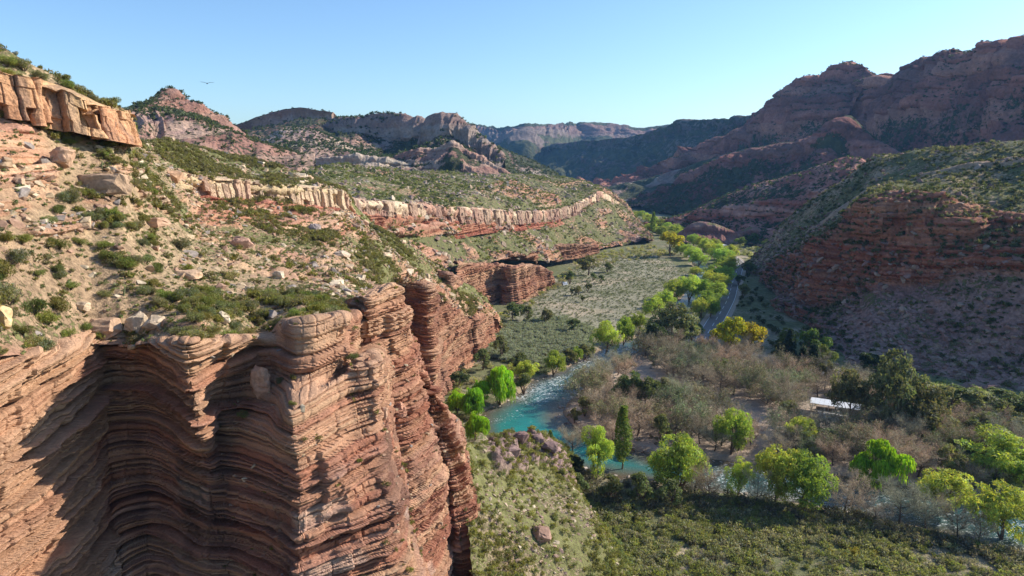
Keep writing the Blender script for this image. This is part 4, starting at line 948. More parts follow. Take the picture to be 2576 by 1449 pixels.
def scatter_pts(Q,n,r,wfun=None,frame=True,minup=.25):
    """random points on a terrain sheet, evenly per square metre times wfun; keeps only what the wider frame could see"""
    nr,nc=Q.shape[:2]
    e1=Q[1:,:-1]-Q[:-1,:-1]; e2=Q[:-1,1:]-Q[:-1,:-1]; cr=np.cross(e1,e2); A=np.linalg.norm(cr,axis=-1); nz=np.abs(cr[...,2])/np.maximum(A,1e-9)
    C=Q[:-1,:-1]; u,v,d=project(C); u=u.reshape(A.shape);v=v.reshape(A.shape);d=d.reshape(A.shape)
    ok=(u>-220)&(u<2796)&(v>-100)&(v<1640)&(nz>minup)
    w=A*ok*(nz)
    if wfun is not None: w=w*np.clip(wfun(C[...,0],C[...,1],C[...,2],u,v,nz,d),0,None)
    w=w.ravel(); cdf=np.cumsum(w); tot=cdf[-1]; i=np.searchsorted(cdf,r.random(n)*tot); i=np.clip(i,0,len(w)-1)
    a=r.random((n,1));b=r.random((n,1)); Pn=C.reshape(-1,3)[i]+e1.reshape(-1,3)[i]*a+e2.reshape(-1,3)[i]*b
    return Pn,i
def instance_np(protos,P_,S,r,tilt=.0,cvar=.2,which=None,cols=None,sink=0.0,rise=None):
    """merge many small copies into one array set"""
    Vs=[];Fs=[];Cs=[];o=0
    if which is None: which=r.integers(0,len(protos),len(P_))
    for k,(V,Fc,C) in enumerate(protos):
        m=np.where(which==k)[0]
        if not len(m): continue
        a=r.random(len(m))*6.283; ca,sa=np.cos(a),np.sin(a); s=S[m] if np.ndim(S[m])==1 else S[m]
        X=V[None,:,0]*ca[:,None]-V[None,:,1]*sa[:,None]; Y_=V[None,:,0]*sa[:,None]+V[None,:,1]*ca[:,None]; Z_=np.repeat(V[None,:,2],len(m),0)
        if tilt:
            t=r.normal(size=(len(m),2))*tilt; Z_=Z_+X*t[:,:1]+Y_*t[:,1:]; X=X-V[None,:,2]*t[:,:1]; Y_=Y_-V[None,:,2]*t[:,1:]
        W=np.stack([X,Y_,Z_],-1)*s[:,None,None]+P_[m][:,None,:]; W[...,2]-=(sink*s)[:,None]
        c=C[None]*(1+cvar*(r.random((len(m),1,1))*2-1)) if C is not None else np.repeat(cols[m][:,None,:],len(V),1)
        c=np.broadcast_to(c,(len(m),len(V),3))
        Vs.append(W.reshape(-1,3)); Cs.append(c.reshape(-1,3)); Fs.append((Fc[None]+(np.arange(len(m))*len(V))[:,None,None]+o).reshape(-1,3)); o+=len(m)*len(V)
    return np.concatenate(Vs),np.concatenate(Fs),np.concatenate(Cs)
ROCKP=[(V,Fc,None) for V,Fc in ROCKS]
# ================================================================== PLACEMENT
def surf_at(key,u,v):
    Q=SURF[key].reshape(-1,3); a,b,d=project(Q); e=(a-u)**2+(b-v)**2
    m=np.argsort(e)[:12]; j=m[np.argmin(d[m])]; return Q[j],d[j]
def gz(x,y): return float(gheight(np.array([x]),np.array([y]))[0])
STUFF=lambda o:tag(o,kind='stuff')
r=np.random.default_rng(5)
# ---- scree (nobody could count it)
def rocks(key,n,smin,smax,pw,cols,seed,wf=None,name='scree',extra=None):
    r=np.random.default_rng(seed); Pn,i=scatter_pts(SURF[key],n,r,wf,minup=.5 if key=='hillA' else .3)
    S=smin+(smax-smin)*r.random(n)**pw; cols=np.array(cols)*.84
    c=np.array(cols)[r.integers(0,len(cols),n)]*(.8+.4*r.random((n,1)))
    V,Fc,C=instance_np(ROCKP,Pn,S,r,tilt=.35,cols=c,sink=.15)
    STUFF(link(name,mesh_np(name,V,Fc,C,M['rock'])))
RC=[(.48,.35,.22),(.44,.30,.19),(.40,.26,.17),(.53,.42,.29),(.36,.22,.15),(.34,.28,.24)]
clump=lambda x,y,z,u,v,nz,d:(.10+1.2*sstep(.48,.66,vn(x*.09,y*.09,z*.09)*.6+.4*vn(x*.4,y*.4,z*.4)))
rocks('hillA',19000,.08,.75,5.0,RC,31,clump)
rocks('hillA',700,.3,1.2,3.5,RC,32,lambda x,y,z,u,v,nz,d:clump(x,y,z,u,v,nz,d)*sstep(60,120,y))
rocks('near_cliff',1100,.06,.36,2.5,RC,33,lambda x,y,z,u,v,nz,d:sstep(.8,.93,nz)*sstep(520,600,u))
rocks('spurC',9000,.3,1.9,3.5,[(.45,.33,.23),(.36,.24,.18),(.50,.40,.30),(.30,.21,.18)],34,clump)
rocks('R3',6500,.3,1.8,3.0,[(.33,.20,.16),(.28,.17,.14),(.38,.27,.2)],35,lambda x,y,z,u,v,nz,d:sstep(44,20,z)+.15)
rocks('E',3300,.08,.5,3.5,[(.46,.35,.24),(.40,.27,.19),(.33,.22,.18),(.52,.42,.29)],36,clump)
# ---- desert shrubs
OL=(.205,.195,.055); OL2=(.25,.235,.075); GY=(.21,.20,.12); YG=(.25,.265,.06)
SP=[shrub_np(100+i,90,c,.20,col2=c2,stemn=4) for i,(c,c2) in enumerate([(OL,OL2),(OL2,GY),(GY,OL),(YG,OL),(OL,GY)])]
SB=[shrub_np(140+i,1500,c,.062,col2=c2,stemn=14,shell=.2,sq=.85,st=2.4) for i,(c,c2) in enumerate([(OL,OL2),(OL2,GY),(GY,OL),(YG,OL)])]
SBM=[mesh_np('desert_shrub',V,Fc,C,M['shrub']) for V,Fc,C in SB]
def shrub_cloud(name,Pn,S,protos,seed,tilt=.15,cvar=.25):
    r=np.random.default_rng(seed); V,Fc,C=instance_np(protos,Pn,S,r,tilt=tilt,cvar=cvar,sink=.05)
    return STUFF(link(name,mesh_np(name,V,Fc,C,M['shrub'])))
nS=13000; Pn,_=scatter_pts(SURF['hillA'],nS,r,lambda x,y,z,u,v,nz,d:(.10+sstep(.44,.62,vn(x*.09+5,y*.09,z*.09))*(1+1.2*sstep(70,150,y))*(.2+1.3*sstep(.4,.6,vn(x*.35,y*.35,z*.35)))+.9*sstep(300,120,u)*sstep(560,640,v)*sstep(.3,.5,vn(x*.2,y*.2,z*.2))))
S=.30+.95*r.random(nS)**2.2; uu,vv,dd=project(Pn)
size=S/dd*F; inf=(uu>-5)&(uu<2580)&(vv>0)&(vv<1455); order=np.argsort(-size*inf)
pick=order[:190]
def zone(u,v,Y):
    if v<330: return 'wiry green shrub on the high slope beside the orange rock band','shrubs beside the orange rock band'
    if u<330 and v>600: return 'dense olive green shrub on the far left of the stony slope above the cliff rim','shrubs at the far left of the slope'
    if v>700: return 'olive green shrub among rubble just above the layered cliff rim','shrubs above the cliff rim'
    if Y>95: return 'small green shrub on the pebbly slope under the pale rock band','shrubs under the pale rock band'
    return 'grey green shrub half way up the stony near slope','shrubs half way up the near slope'
for j in pick:
    o=link('desert_shrub',SBM[int(r.integers(4))],loc=Pn[j]-np.array([0,0,.08]),rz=r.random()*6.28,scale=(S[j]*r.uniform(.9,1.25),S[j]*r.uniform(.9,1.25),S[j]*r.uniform(.8,1.15)))
    l,g=zone(uu[j],vv[j],Pn[j][1]); tag(o,l,'shrub',g)
rest=np.setdiff1d(np.arange(nS),pick)
shrub_cloud('low_scrub',Pn[rest],S[rest],SP,61)
# tufts
TF=[shrub_np(180+i,26,c,.42,col2=(.30,.28,.13),stemn=0,sq=.6) for i,c in enumerate([(.20,.21,.08),(.26,.25,.11),(.15,.17,.06)])]
nT=13000; Pt,_=scatter_pts(SURF['hillA'],nT,r,lambda x,y,z,u,v,nz,d:(.25+vn(x*.15,y*.15,z*.15))); shrub_cloud('grass_tufts',Pt,.12+.28*r.random(nT)**1.5,TF,62)
nT=600; Pt,_=scatter_pts(SURF['near_cliff'],nT,r,lambda x,y,z,u,v,nz,d:sstep(.8,.93,nz)*sstep(520,600,u)); shrub_cloud('grass_tufts',Pt,.15+.45*r.random(nT)**2,SP,63)
nT=11000; Pt,_=scatter_pts(SURF['spurC'],nT,r,lambda x,y,z,u,v,nz,d:(.2+sstep(.35,.6,vn(x*.05,y*.05,z*.05)))); shrub_cloud('low_scrub',Pt,.5+1.2*r.random(nT)**2,[shrub_np(190+i,44,c,.30,stemn=0) for i,c in enumerate([OL,GY,(.095,.105,.04),OL2])],64)
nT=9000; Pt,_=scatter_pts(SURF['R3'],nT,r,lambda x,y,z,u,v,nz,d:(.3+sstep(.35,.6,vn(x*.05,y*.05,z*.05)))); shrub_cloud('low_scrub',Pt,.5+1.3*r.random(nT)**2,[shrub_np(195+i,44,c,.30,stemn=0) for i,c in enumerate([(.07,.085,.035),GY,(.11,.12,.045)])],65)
nT=4200; Pt,_=scatter_pts(SURF['E'],nT,r,lambda x,y,z,u,v,nz,d:(.25+sstep(.35,.6,vn(x*.12,y*.12,z*.12)))); shrub_cloud('low_scrub',Pt,.25+.85*r.random(nT)**2.2,[shrub_np(200+i,90,c,.17,col2=c2,stemn=3) for i,(c,c2) in enumerate([(YG,OL2),((.20,.23,.06),GY),(OL,OL2)])],66)
nT=900; Pt,_=scatter_pts(SURF['E'],nT,r,lambda x,y,z,u,v,nz,d:sstep(7,1,z)+.02); shrub_cloud('valley_scrub',Pt,.4+.9*r.random(nT)**1.5,[shrub_np(290+i,150,c,.15,col2=OL2,stemn=4,lift=.3) for i,c in enumerate([(.25,.26,.11),(.23,.245,.09)])],67)
for key,n,s0,s1,sd_ in (('D1',2600,.8,2.4,70),('D3',2200,.8,2.4,71),('D4',2600,1.2,3.5,72),('D2',1500,1.5,3.5,73),('R1',6000,1.2,2.6,74),('R1b',3500,1.0,2.4,75),('R2',2600,.8,2.2,76),('D5b',1500,1.5,3,77)):
    if key in SURF:
        Pt,_=scatter_pts(SURF[key],n,r,lambda x,y,z,u,v,nz,d:(.1+sstep(.4,.6,vn(x*.01,y*.01,z*.02)))*sstep(.45,.8,nz),minup=.4)
        shrub_cloud('low_scrub',Pt,s0+(s1-s0)*r.random(n)**2,[shrub_np(210+i,14,c,.55,stemn=0) for i,c in enumerate([(.06,.075,.035),(.085,.09,.04)])],sd_)
# ---- valley scrub (stuff)
def valley(n,u0,u1,v0,v1,seed,inside=None,outside=(),rmin=2.5,fn=None):
    r=np.random.default_rng(seed); out=[]
    a=GP([(u0,v0),(u1,v0),(u1,v1),(u0,v1)]); 
    x=r.uniform(a[:,0].min(),a[:,0].max(),n*4); y=r.uniform(a[:,1].min(),a[:,1].max(),n*4); u,v,_=project(np.stack([x,y,0*x],1))
    ok=(u>u0)&(u<u1)&(v>v0)&(v<v1)&(psd(x,y,RIV)>rmin)&(pline(x,y,ROAD)>6)
    if inside is not None: ok&=psd(x,y,inside)<0
    for p in outside: ok&=psd(x,y,p)>0
    if fn is not None: ok&=r.random(n*4)<fn(x,y)
    x=x[ok][:n];y=y[ok][:n]; return np.stack([x,y,gheight(x,y)],1)
VG=[shrub_np(230+i,150,c,.15,col2=c2,stemn=5,lift=.3) for i,(c,c2) in enumerate([((.31,.33,.13),(.38,.38,.19)),((.37,.36,.22),(.46,.43,.28)),((.28,.31,.11),(.34,.35,.13)),((.36,.42,.11),OL2),((.33,.31,.19),(.43,.38,.26))])]
SW=GP([(1440,1260),(1520,1235),(1700,1240),(1900,1262),(2150,1305),(2350,1345),(2700,1420),(2900,1640),(1560,1640)])
p=valley(4200,1380,2800,1215,1640,80,inside=SW,fn=lambda x,y:.25+1.2*sstep(.35,.5,vn(x*.09,y*.09,3.3)*.6+.4*vn(x*.3,y*.3,1.3))); rr_=np.random.default_rng(81); shrub_cloud('valley_scrub',p,.55+1.15*rr_.random(len(p))**1.5,VG,82)
YS=[shrub_np(250,150,(.30,.26,.03),.14,col2=YG,stemn=3)]
p=valley(260,1500,2350,1300,1449,83,inside=SW,fn=lambda x,y:sstep(.6,.75,vn(x*.08,y*.08,3.3))); shrub_cloud('yellow_scrub',p,.5+.7*rr_.random(len(p)),YS,84)
p=valley(6500,1150,1800,600,1000,85,inside=MEAD); shrub_cloud('meadow_scrub',p,.35+.65*rr_.random(len(p))**2,[shrub_np(255+i,46,c,.26,col2=(.27,.25,.16),stemn=0,sq=.7) for i,c in enumerate([(.19,.19,.12),(.15,.16,.09),(.24,.22,.14)])],86)
p=valley(1500,1150,1540,780,960,87,inside=THICK); shrub_cloud('grey_thicket',p,1.1+.9*rr_.random(len(p)),[shrub_np(260+i,150,c,.14,col2=(.34,.28,.22),stemn=10,lift=.5) for i,c in enumerate([(.44,.40,.31),(.38,.35,.25)])],88)
NB=GP([(1085,955),(1200,880),(1250,830),(1262,760),(1330,760),(1400,700),(1480,640),(1640,618),(1700,640),(1640,650),(1480,672),(1390,740),(1290,800),(1290,850),(1240,900),(1320,930),(1400,935),(1300,980),(1225,1010),(1190,1050),(1215,1110),(1150,1110),(1080,1000)])
p=valley(1500,1060,1720,600,1120,89,inside=NB,rmin=1.0); shrub_cloud('bank_thicket',p,1.0+1.5*rr_.random(len(p))**1.3,VG,90)
RB_=GP([(2100,1010),(2300,960),(2600,1000),(2900,1060),(2900,1290),(2576,1250),(2380,1195),(2330,1100),(2240,1060)])
p=valley(1500,2100,2850,940,1290,91,inside=RB_); shrub_cloud('bank_thicket',p,1.0+1.5*rr_.random(len(p))**1.3,VG,92)
RS=GP([(1860,672),(1900,720),(1990,830),(2100,930),(2280,965),(2180,990),(1990,915),(1880,900),(1840,830),(1850,760)])
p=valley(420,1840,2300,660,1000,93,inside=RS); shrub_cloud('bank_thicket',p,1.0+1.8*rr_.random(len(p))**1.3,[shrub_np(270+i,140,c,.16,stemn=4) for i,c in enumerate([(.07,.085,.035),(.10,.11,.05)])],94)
RM=GP([(1640,560),(1900,560),(1930,640),(1870,665),(1840,640),(1790,600),(1750,600)])
p=valley(700,1600,1960,545,680,95,inside=RM,rmin=2); shrub_cloud('bank_thicket',p,1.3+2.2*rr_.random(len(p))**1.3,VG[:3],96)
GB=[shrub_np(275,140,(.27,.24,.16),.14,stemn=8,lift=.45),shrub_np(276,140,(.28,.21,.155),.14,stemn=8,lift=.45)]
p=valley(160,1400,2600,850,1250,97,inside=CAMP); p=p[rr_.random(len(p))<.6]; shrub_cloud('dry_undergrowth',p,.5+.6*rr_.random(len(p)),GB,98)
EB=GP([(1330,1130),(1400,1160),(1480,1195),(1640,1222),(1900,1256),(2200,1312),(2576,1400),(2700,1450),(2500,1415),(2100,1325),(1800,1290),(1500,1270),(1400,1230)])
p=valley(620,1320,2750,1120,1460,99,inside=EB,rmin=.6); shrub_cloud('river_edge_thicket',p,.9+1.1*rr_.random(len(p)),[shrub_np(280+i,150,c,.14,col2=(.14,.11,.08),stemn=12,lift=.5) for i,c in enumerate([(.20,.165,.115),(.17,.16,.09),(.22,.18,.135)])],100)
# stones on the river banks and in the rapids
n=1500; t=r.random(n); B=np.concatenate([LBw,RBw]); seg=r.integers(0,len(LBw)-1,n)+(r.random(n)<.5)*len(LBw); seg=np.where(seg==len(LBw)-1,0,seg); seg=np.minimum(seg,len(B)-2)
pp=B[seg]*(1-t[:,None])+B[seg+1]*t[:,None]+r.normal(size=(n,2))*1.1
pz=np.maximum(gheight(pp[:,0],pp[:,1]),-1.0); ok=np.abs(psd(pp[:,0],pp[:,1],RIV))<4
V,Fc,C=instance_np(ROCKP,np.concatenate([pp,pz[:,None]],1)[ok],(.12+.5*r.random(n)**2.5)[ok],r,tilt=.2,cols=(np.array((.36,.30,.25))*(.6+.7*r.random((n,1))))[ok])
STUFF(link('river_stones',mesh_np('river_stones',V,Fc,C,M['rock'])))
print('scatter',time.time()-T0)
# ================================================================== TREES
TP={}
def proto(kind,var):
    if (kind,var) not in TP: TP[(kind,var)]=make_tree(kind,300+var*17+sum(map(ord,kind)))
    return TP[(kind,var)]
trn=[0]
def tree(kind,u,v,hpx,wpx,label,cat,group=None,name=None,zoff=0,base=None):
    r=np.random.default_rng(900+trn[0]); trn[0]+=1
    if base is None:
        x,y,_=G(u,v); z=gz(x,y)-.1
        if psd(np.array([x]),np.array([y]),RIV)[0]<0: z=max(z,-1.0)
    else: x,y,z=base
    d=y*cp+(H-z)*sp
    nv=4 if kind in('willow','bare_tree') else 2
    tm,cm,Ht,R=proto(kind,int(r.integers(nv)))
    hm=hpx*d/F*1.10; wm=wpx*d/F*(1.28 if 'willow' in kind else 1.15)
    s=(wm/2/(R*.98),)*2+(hm/Ht/.96,)
    o=empty(name or kind,(x,y,z),r.random()*6.28); o.scale=s
    link('trunk',tm,o); link('crown',cm,o); tag(o,label,cat,group); return o
W_='willow'; WW='weeping_willow'
T_=[(WW,1258,1012,96,76,'tallest bright green weeping willow trailing over the turquoise pool on the left bank'),
(WW,1186,1048,72,66,'weeping willow on the pool edge left of the tallest weeping one'),(WW,1205,1010,52,56,'small weeping willow tucked against the tall weeping one'),(WW,1196,1106,70,58,'low weeping willow at the foot of the red cliff beside the turquoise water'),
(WW,1150,1040,60,60,'weeping willow partly hidden by the edge of the red cliff'),
(W_,1392,938,62,54,'round light green willow alone on the left bank above the rapids'),(W_,1328,960,56,62,'pale green willow mixed with olive trees on the left bank'),
(W_,1524,885,80,66,'large light green willow on the left bank above the rapids, nearest of a row'),(W_,1568,862,70,46,'slim light green willow, middle of the row above the rapids'),(W_,1607,836,52,46,'smaller light green willow at the upstream end of the row above the rapids'),
(W_,1452,908,42,28,'small vivid green bush willow between grey bushes on the bank'),(W_,1490,888,22,20,'tiny green willow sapling at the water edge'),
(W_,1648,800,54,54,'light green willow at the left bank bend in the shade of a brown gum tree'),(W_,1677,775,46,44,'light green willow behind the one at the left bank bend'),
(W_,1696,755,52,50,'dense willow left of the largest meadow-side willow'),(W_,1733,752,62,64,'largest green willow on the meadow side of the blue river'),
(W_,1752,692,24,30,'small dark green willow on the meadow corner where the river narrows'),
(W_,1764,800,48,46,'willow between the river and the road in front of the far willow line'),(W_,1786,800,50,40,'olive tinted willow beside the road below the far willow line'),
(W_,1500,1196,122,84,'tall light green willow in front of the river pool, left of the slim poplar'),
(W_,1712,1216,136,136,'wide dome shaped green willow leaning over the near river'),(W_,1661,1196,78,52,'narrow willow clump at the left side of the dome shaped willow'),
(W_,1838,1142,114,84,'green willow standing among bare trees on the far bank'),(W_,1950,1262,140,112,'left one of two large willows joined on the near bank'),(W_,2012,1276,140,130,'right one of two large willows joined on the near bank'),
(WW,2214,1218,118,104,'dark vivid green weeping willow hanging over the shaded river bend'),(W_,2008,1126,76,84,'vivid green willow on sand behind the two joined willows'),
(W_,2385,1278,104,124,'round light green willow at the lower right near the sparkling water'),(W_,2520,1346,146,146,'large willow in the lower right corner of the view'),(W_,2505,1206,118,172,'broad willow behind the river at the right edge'),
(W_,1856,1246,98,62,'thin young willow with see-through crown by the near water'),(W_,2580,1230,90,100,'willow cut by the right edge of the view')]
for k,u,v,h,w,l in T_: tree(k,u,v,h,w,l,'willow','willow trees along the river')
far=[(1783,778,50,56),(1802,758,48,54),(1775,752,48,50),(1812,738,46,54),(1788,728,46,52),(1822,716,44,50),(1800,706,42,50),(1828,694,40,46),(1812,685,38,42),(1836,676,36,36)]
for u,v,h,w in far: tree(W_,u,v,h,w*.98,'bright green willow in the tight line between the blue river and the road','willow','willows lining the road side of the river')
far=[(1822,662,38,46),(1838,652,34,40),(1806,652,36,44),(1790,644,34,42),(1776,634,32,40),(1764,626,32,38),(1794,632,30,40),(1756,668,38,44),(1742,654,34,42),(1728,648,32,38),(1712,640,30,38),(1745,618,28,34),(1730,606,26,32)]
for u,v,h,w in far: tree(W_,u,v,h,w*1.0,'light green willow in the far double row where the river enters the valley','willow','willows of the far double row')
far=[(1700,590,26,32),(1680,584,24,30),(1660,574,24,30),(1645,566,22,28),(1630,560,22,28),(1615,552,20,26),(1598,548,18,26),(1690,600,22,30),(1718,598,24,32),(1668,592,24,30),(1640,580,22,28)]
for u,v,h,w in far: tree(W_,u,v,h,w*1.3,'hazy bright green tree at the most distant end of the valley','tree','most distant valley trees')
tree('poplar',1566,1170,146,42,'slim upright poplar between two willows in front of the river pool','poplar')
tree('poplar',1642,590,50,13,'tall thin leafless poplar beside the far yellow tree','poplar',None)
tree('poplar',1384,1118,42,16,'small ochre column shaped tree on the dark rocks by the water','poplar')
for u,v,h,w,l in [(1838,905,104,74,'left and taller of two yellow green poplars beside the road'),(1884,900,84,76,'right and lower of two yellow green poplars beside the road'),(1686,645,58,62,'yellow green round tree at the far end of the meadow'),(1800,880,50,40,'yellow leafed young tree at the road verge left of the yellow poplars')]:
    tree('yellow_tree',u,v,h,w,l,'tree')
for u,v,h,w,l in [(1592,1036,98,72,'tall olive green tree in the camp grove, left of three'),(1628,1040,88,66,'tall olive green tree in the camp grove, middle of three'),(1668,1022,70,60,'smaller olive green tree in the camp grove, right of three'),(1480,692,46,54,'large grey brown bush standing alone in the meadow'),(1434,715,32,32,'round green bush beside a white tent shape in the meadow'),(1528,685,24,32,'low dark bush in the meadow right of the large bush'),(1512,712,20,20,'small bush in the middle of the meadow'),
 (1455,742,22,26,'yellow green bush, nearest of the small meadow bushes'),(1478,735,22,22,'small bush touching the yellow green meadow bush'),(1492,706,18,20,'tiny round bush in the meadow'),(1438,742,18,16,'tiny pale bush in the left part of the meadow'),(1465,760,16,16,'lowest tiny bush in the meadow'),
 (1446,838,34,40,'grey olive bush at the lower edge of the meadow'),(1328,812,40,44,'grey bush below the small red cliff, left of a pair'),(1372,815,36,40,'grey bush below the small red cliff, right of a pair'),(1290,808,44,50,'bushy tree in front of the small red cliff foot'),
 (1470,900,36,38,'brown olive bush on the left bank'),(1430,915,40,42,'purple brown bush next to the round willow'),(1318,985,50,60,'olive round bush beside the tall weeping willow'),(1310,938,48,60,'grey green tree behind the bank willows'),(1260,900,52,56,'grey green tree at the cliff foot by the thicket'),(1215,930,50,60,'pale olive tree close to the tall red cliff wall'),(1150,980,44,60,'grey bush at the red cliff base'),
 (1450,1240,52,66,'dark brown bush below the rock outcrop'),(1540,1262,64,82,'dark olive bush under the tall willow, left of its row'),(1610,1264,76,76,'olive yellow round bush in the middle of the near row'),(1690,1272,66,80,'dark olive bush below the dome shaped willow'),(1445,1060,38,34,'dark round bush on the sandy point'),
 (2080,1140,60,80,'olive tree near the pavilion sand'),(2420,1180,80,100,'grey olive tree on the right bank'),(2480,1110,70,110,'olive tree in the right hand thicket'),(2560,1120,66,100,'olive tree in the thicket at the right edge'),(1870,750,34,40,'dark green tree beside the road bend, lower'),(1858,720,26,34,'grey green tree beside the road bend, upper'),(1880,690,30,44,'tree on the verge where the road bends'),
 (1740,860,46,60,'grey olive tree between the gum tree and the road'),(1985,1070,60,70,'brown olive tree in the right part of the grove'),(2390,1030,60,110,'olive tree right of the wide gum tree, nearest to it'),(2450,1045,60,110,'spreading olive tree at the foot of the right hill, middle'),(2520,1040,56,110,'olive tree in front of the rounded scrub boulders'),(2590,1060,60,110,'olive tree cut by the right edge below the hill')]:
    tree('olive_tree',u,v,h,w,l,'bush' if 'bush' in l else 'tree')
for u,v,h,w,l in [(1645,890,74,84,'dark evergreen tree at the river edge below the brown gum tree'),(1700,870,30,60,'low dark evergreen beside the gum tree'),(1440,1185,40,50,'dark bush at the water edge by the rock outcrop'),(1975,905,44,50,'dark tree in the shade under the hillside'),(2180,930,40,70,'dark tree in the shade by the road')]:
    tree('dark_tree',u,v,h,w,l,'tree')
for u,v,h,w,l in [(1694,872,108,124,'broad brown green gum tree on the right river bank'),(2128,1080,150,104,'dark gum tree beside the white roofed pavilion'),(2236,1090,206,138,'tallest gum tree with grey brown crown behind the pavilion'),(2318,1104,140,150,'wide olive gum tree right of the tallest one'),(2190,1100,110,70,'slender gum tree in front of the pavilion')]:
    tree('gum_tree',u,v,h,w,l,'gum tree')
for u,v,h,w,l in [(1984,905,70,40,'pointed dark conifer, left of three by the road'),(2015,945,66,40,'small dark conifer between two others'),(2042,952,80,52,'largest dark blue green conifer by the pavilion'),(1928,608,44,16,'slim ochre cypress in the far hamlet'),(1884,612,22,16,'dark pointed conifer in the far hamlet'),(1800,604,24,24,'dark round cypress beside the far white roof'),(1912,612,34,24,'dark conifer next to the ochre cypress')]:
    tree('conifer',u,v,h,w,l,'conifer')
for u,v,h,w,l in [(2040,905,74,72,'green pepper tree behind the conifers'),(1976,880,52,62,'left pepper tree behind the conifers'),(2068,925,54,56,'pepper tree at the foot of the shaded slope'),(1865,620,22,34,'green tree in the far hamlet garden'),(1895,618,30,40,'broad tree behind the far hamlet houses'),(1930,630,26,40,'tree at the right end of the far hamlet')]:
    tree('pepper_tree',u,v,h,w,l,'tree')
# leafless grove on the sandy bend
cand=valley(1400,1400,2600,850,1250,120,inside=CAMP,rmin=3.2); chosen=[]
PAV=GP([(1995,1005),(2200,1005),(2230,1095),(2060,1110),(1985,1060)]); OPEN=GP([(1425,1030),(1560,985),(1640,1000),(1545,1060),(1450,1070)])
inp=psd(cand[:,0],cand[:,1],PAV)<0; op=psd(cand[:,0],cand[:,1],OPEN)<0
for q,a,b in zip(cand,inp,op):
    if a or (b and r.random()<.6) or vn(q[0]*.045+2,q[1]*.045,.7)>.74: continue
    if all((q[0]-c[0])**2+(q[1]-c[1])**2>17.5 for c in chosen): chosen.append(q)
    if len(chosen)>=230: break
for q in chosen:
    u,v,d=project([q]); u=u[0];v=v[0]; hm=r.uniform(5.2,8.2); wm=r.uniform(6.5,9.5)
    if u>2000: l,g='leafless brown tree in the grove right of the pavilion sand','bare trees near the pavilion'
    elif v<960: l,g='leafless brown tree in the upper grove between river and road','bare trees of the upper grove'
    elif u<1600: l,g='leafless brown tree near the sandy point','bare trees near the sandy point'
    else: l,g='leafless brown tree in the middle of the sandy grove','bare trees of the sandy grove'
    t_=r.random()
    if t_<.30: tree('budding_tree',u,v,hm*F/d[0],wm*F/d[0],l.replace('leafless brown','olive budding'),'budding tree',g.replace('bare','budding'),base=(q[0],q[1],q[2]-.1))
    elif t_<.40: tree('olive_tree',u,v,hm*F/d[0]*.95,wm*F/d[0]*.8,l.replace('leafless brown','leafy grey green'),'tree',g.replace('bare','leafy'),base=(q[0],q[1],q[2]-.1))
    else: tree('bare_tree',u,v,hm*F/d[0],wm*F/d[0],l,'bare tree',g,base=(q[0],q[1],q[2]-.1))
for u,v,h,w,l in [(2122,1294,90,96,'rounded bare brown tree in front of the sparkling river, left of two'),(2262,1316,98,100,'spreading bare brown tree in front of the sparkling river, right of two'),(2330,1322,92,90,'bare tree beside the round lower right willow'),(1782,1262,84,70,'bare tree between the dome willow and the thin young willow'),(1900,1268,74,70,'bare tree under the joined willows'),(1745,1240,60,60,'small bare tree under the dome willow'),(2200,1320,60,70,'small bare tree between the two bare river trees'),(2410,1345,80,84,'bare tree at the lower right river edge'),(2460,1360,70,70,'bare tree left of the corner willow'),(1440,1130,60,66,'ochre twiggy bush left of the tall willow'),(1545,1110,70,100,'pale bare tree behind the slim poplar')]:
    tree('bare_tree',u,v,h,w,l,'bare tree','bare trees on the near river bank')
print('trees',time.time()-T0)
# ================================================================== BOULDERS, CACTI
def facet_rock(seed,dim,n=26):
    r=np.random.default_rng(seed); V,Fc=hull_rock(r,n,1.0); V=V*np.array(dim)/2/.85
    bm=bmesh.new(); vs=[bm.verts.new(v) for v in V]; [bm.faces.new([vs[i] for i in f]) for f in Fc]
    bmesh.ops.subdivide_edges(bm,edges=bm.edges,cuts=3,use_grid_fill=True)
    P_=np.array([v.co[:] for v in bm.verts]); s=max(dim); q=P_/s*4
    a,i,t=layers(P_[:,2]*2.2+seed,P_[:,0],P_[:,1],1,.3,1.0)
    off=.07*s*fbm(q[:,0]+seed,q[:,1],q[:,2],4)+.05*s*(a-.5)
    nrm=P_/np.maximum(np.linalg.norm(P_,axis=1,keepdims=True),1e-6)
    for v,p in zip(bm.verts,P_+nrm*off[:,None]): v.co=p
    bmesh.ops.triangulate(bm,faces=bm.faces); bm.verts.index_update()
    V=np.array([v.co[:] for v in bm.verts]); Fc=np.array([[v.index for v in f.verts] for f in bm.faces]); bm.free(); return V,Fc
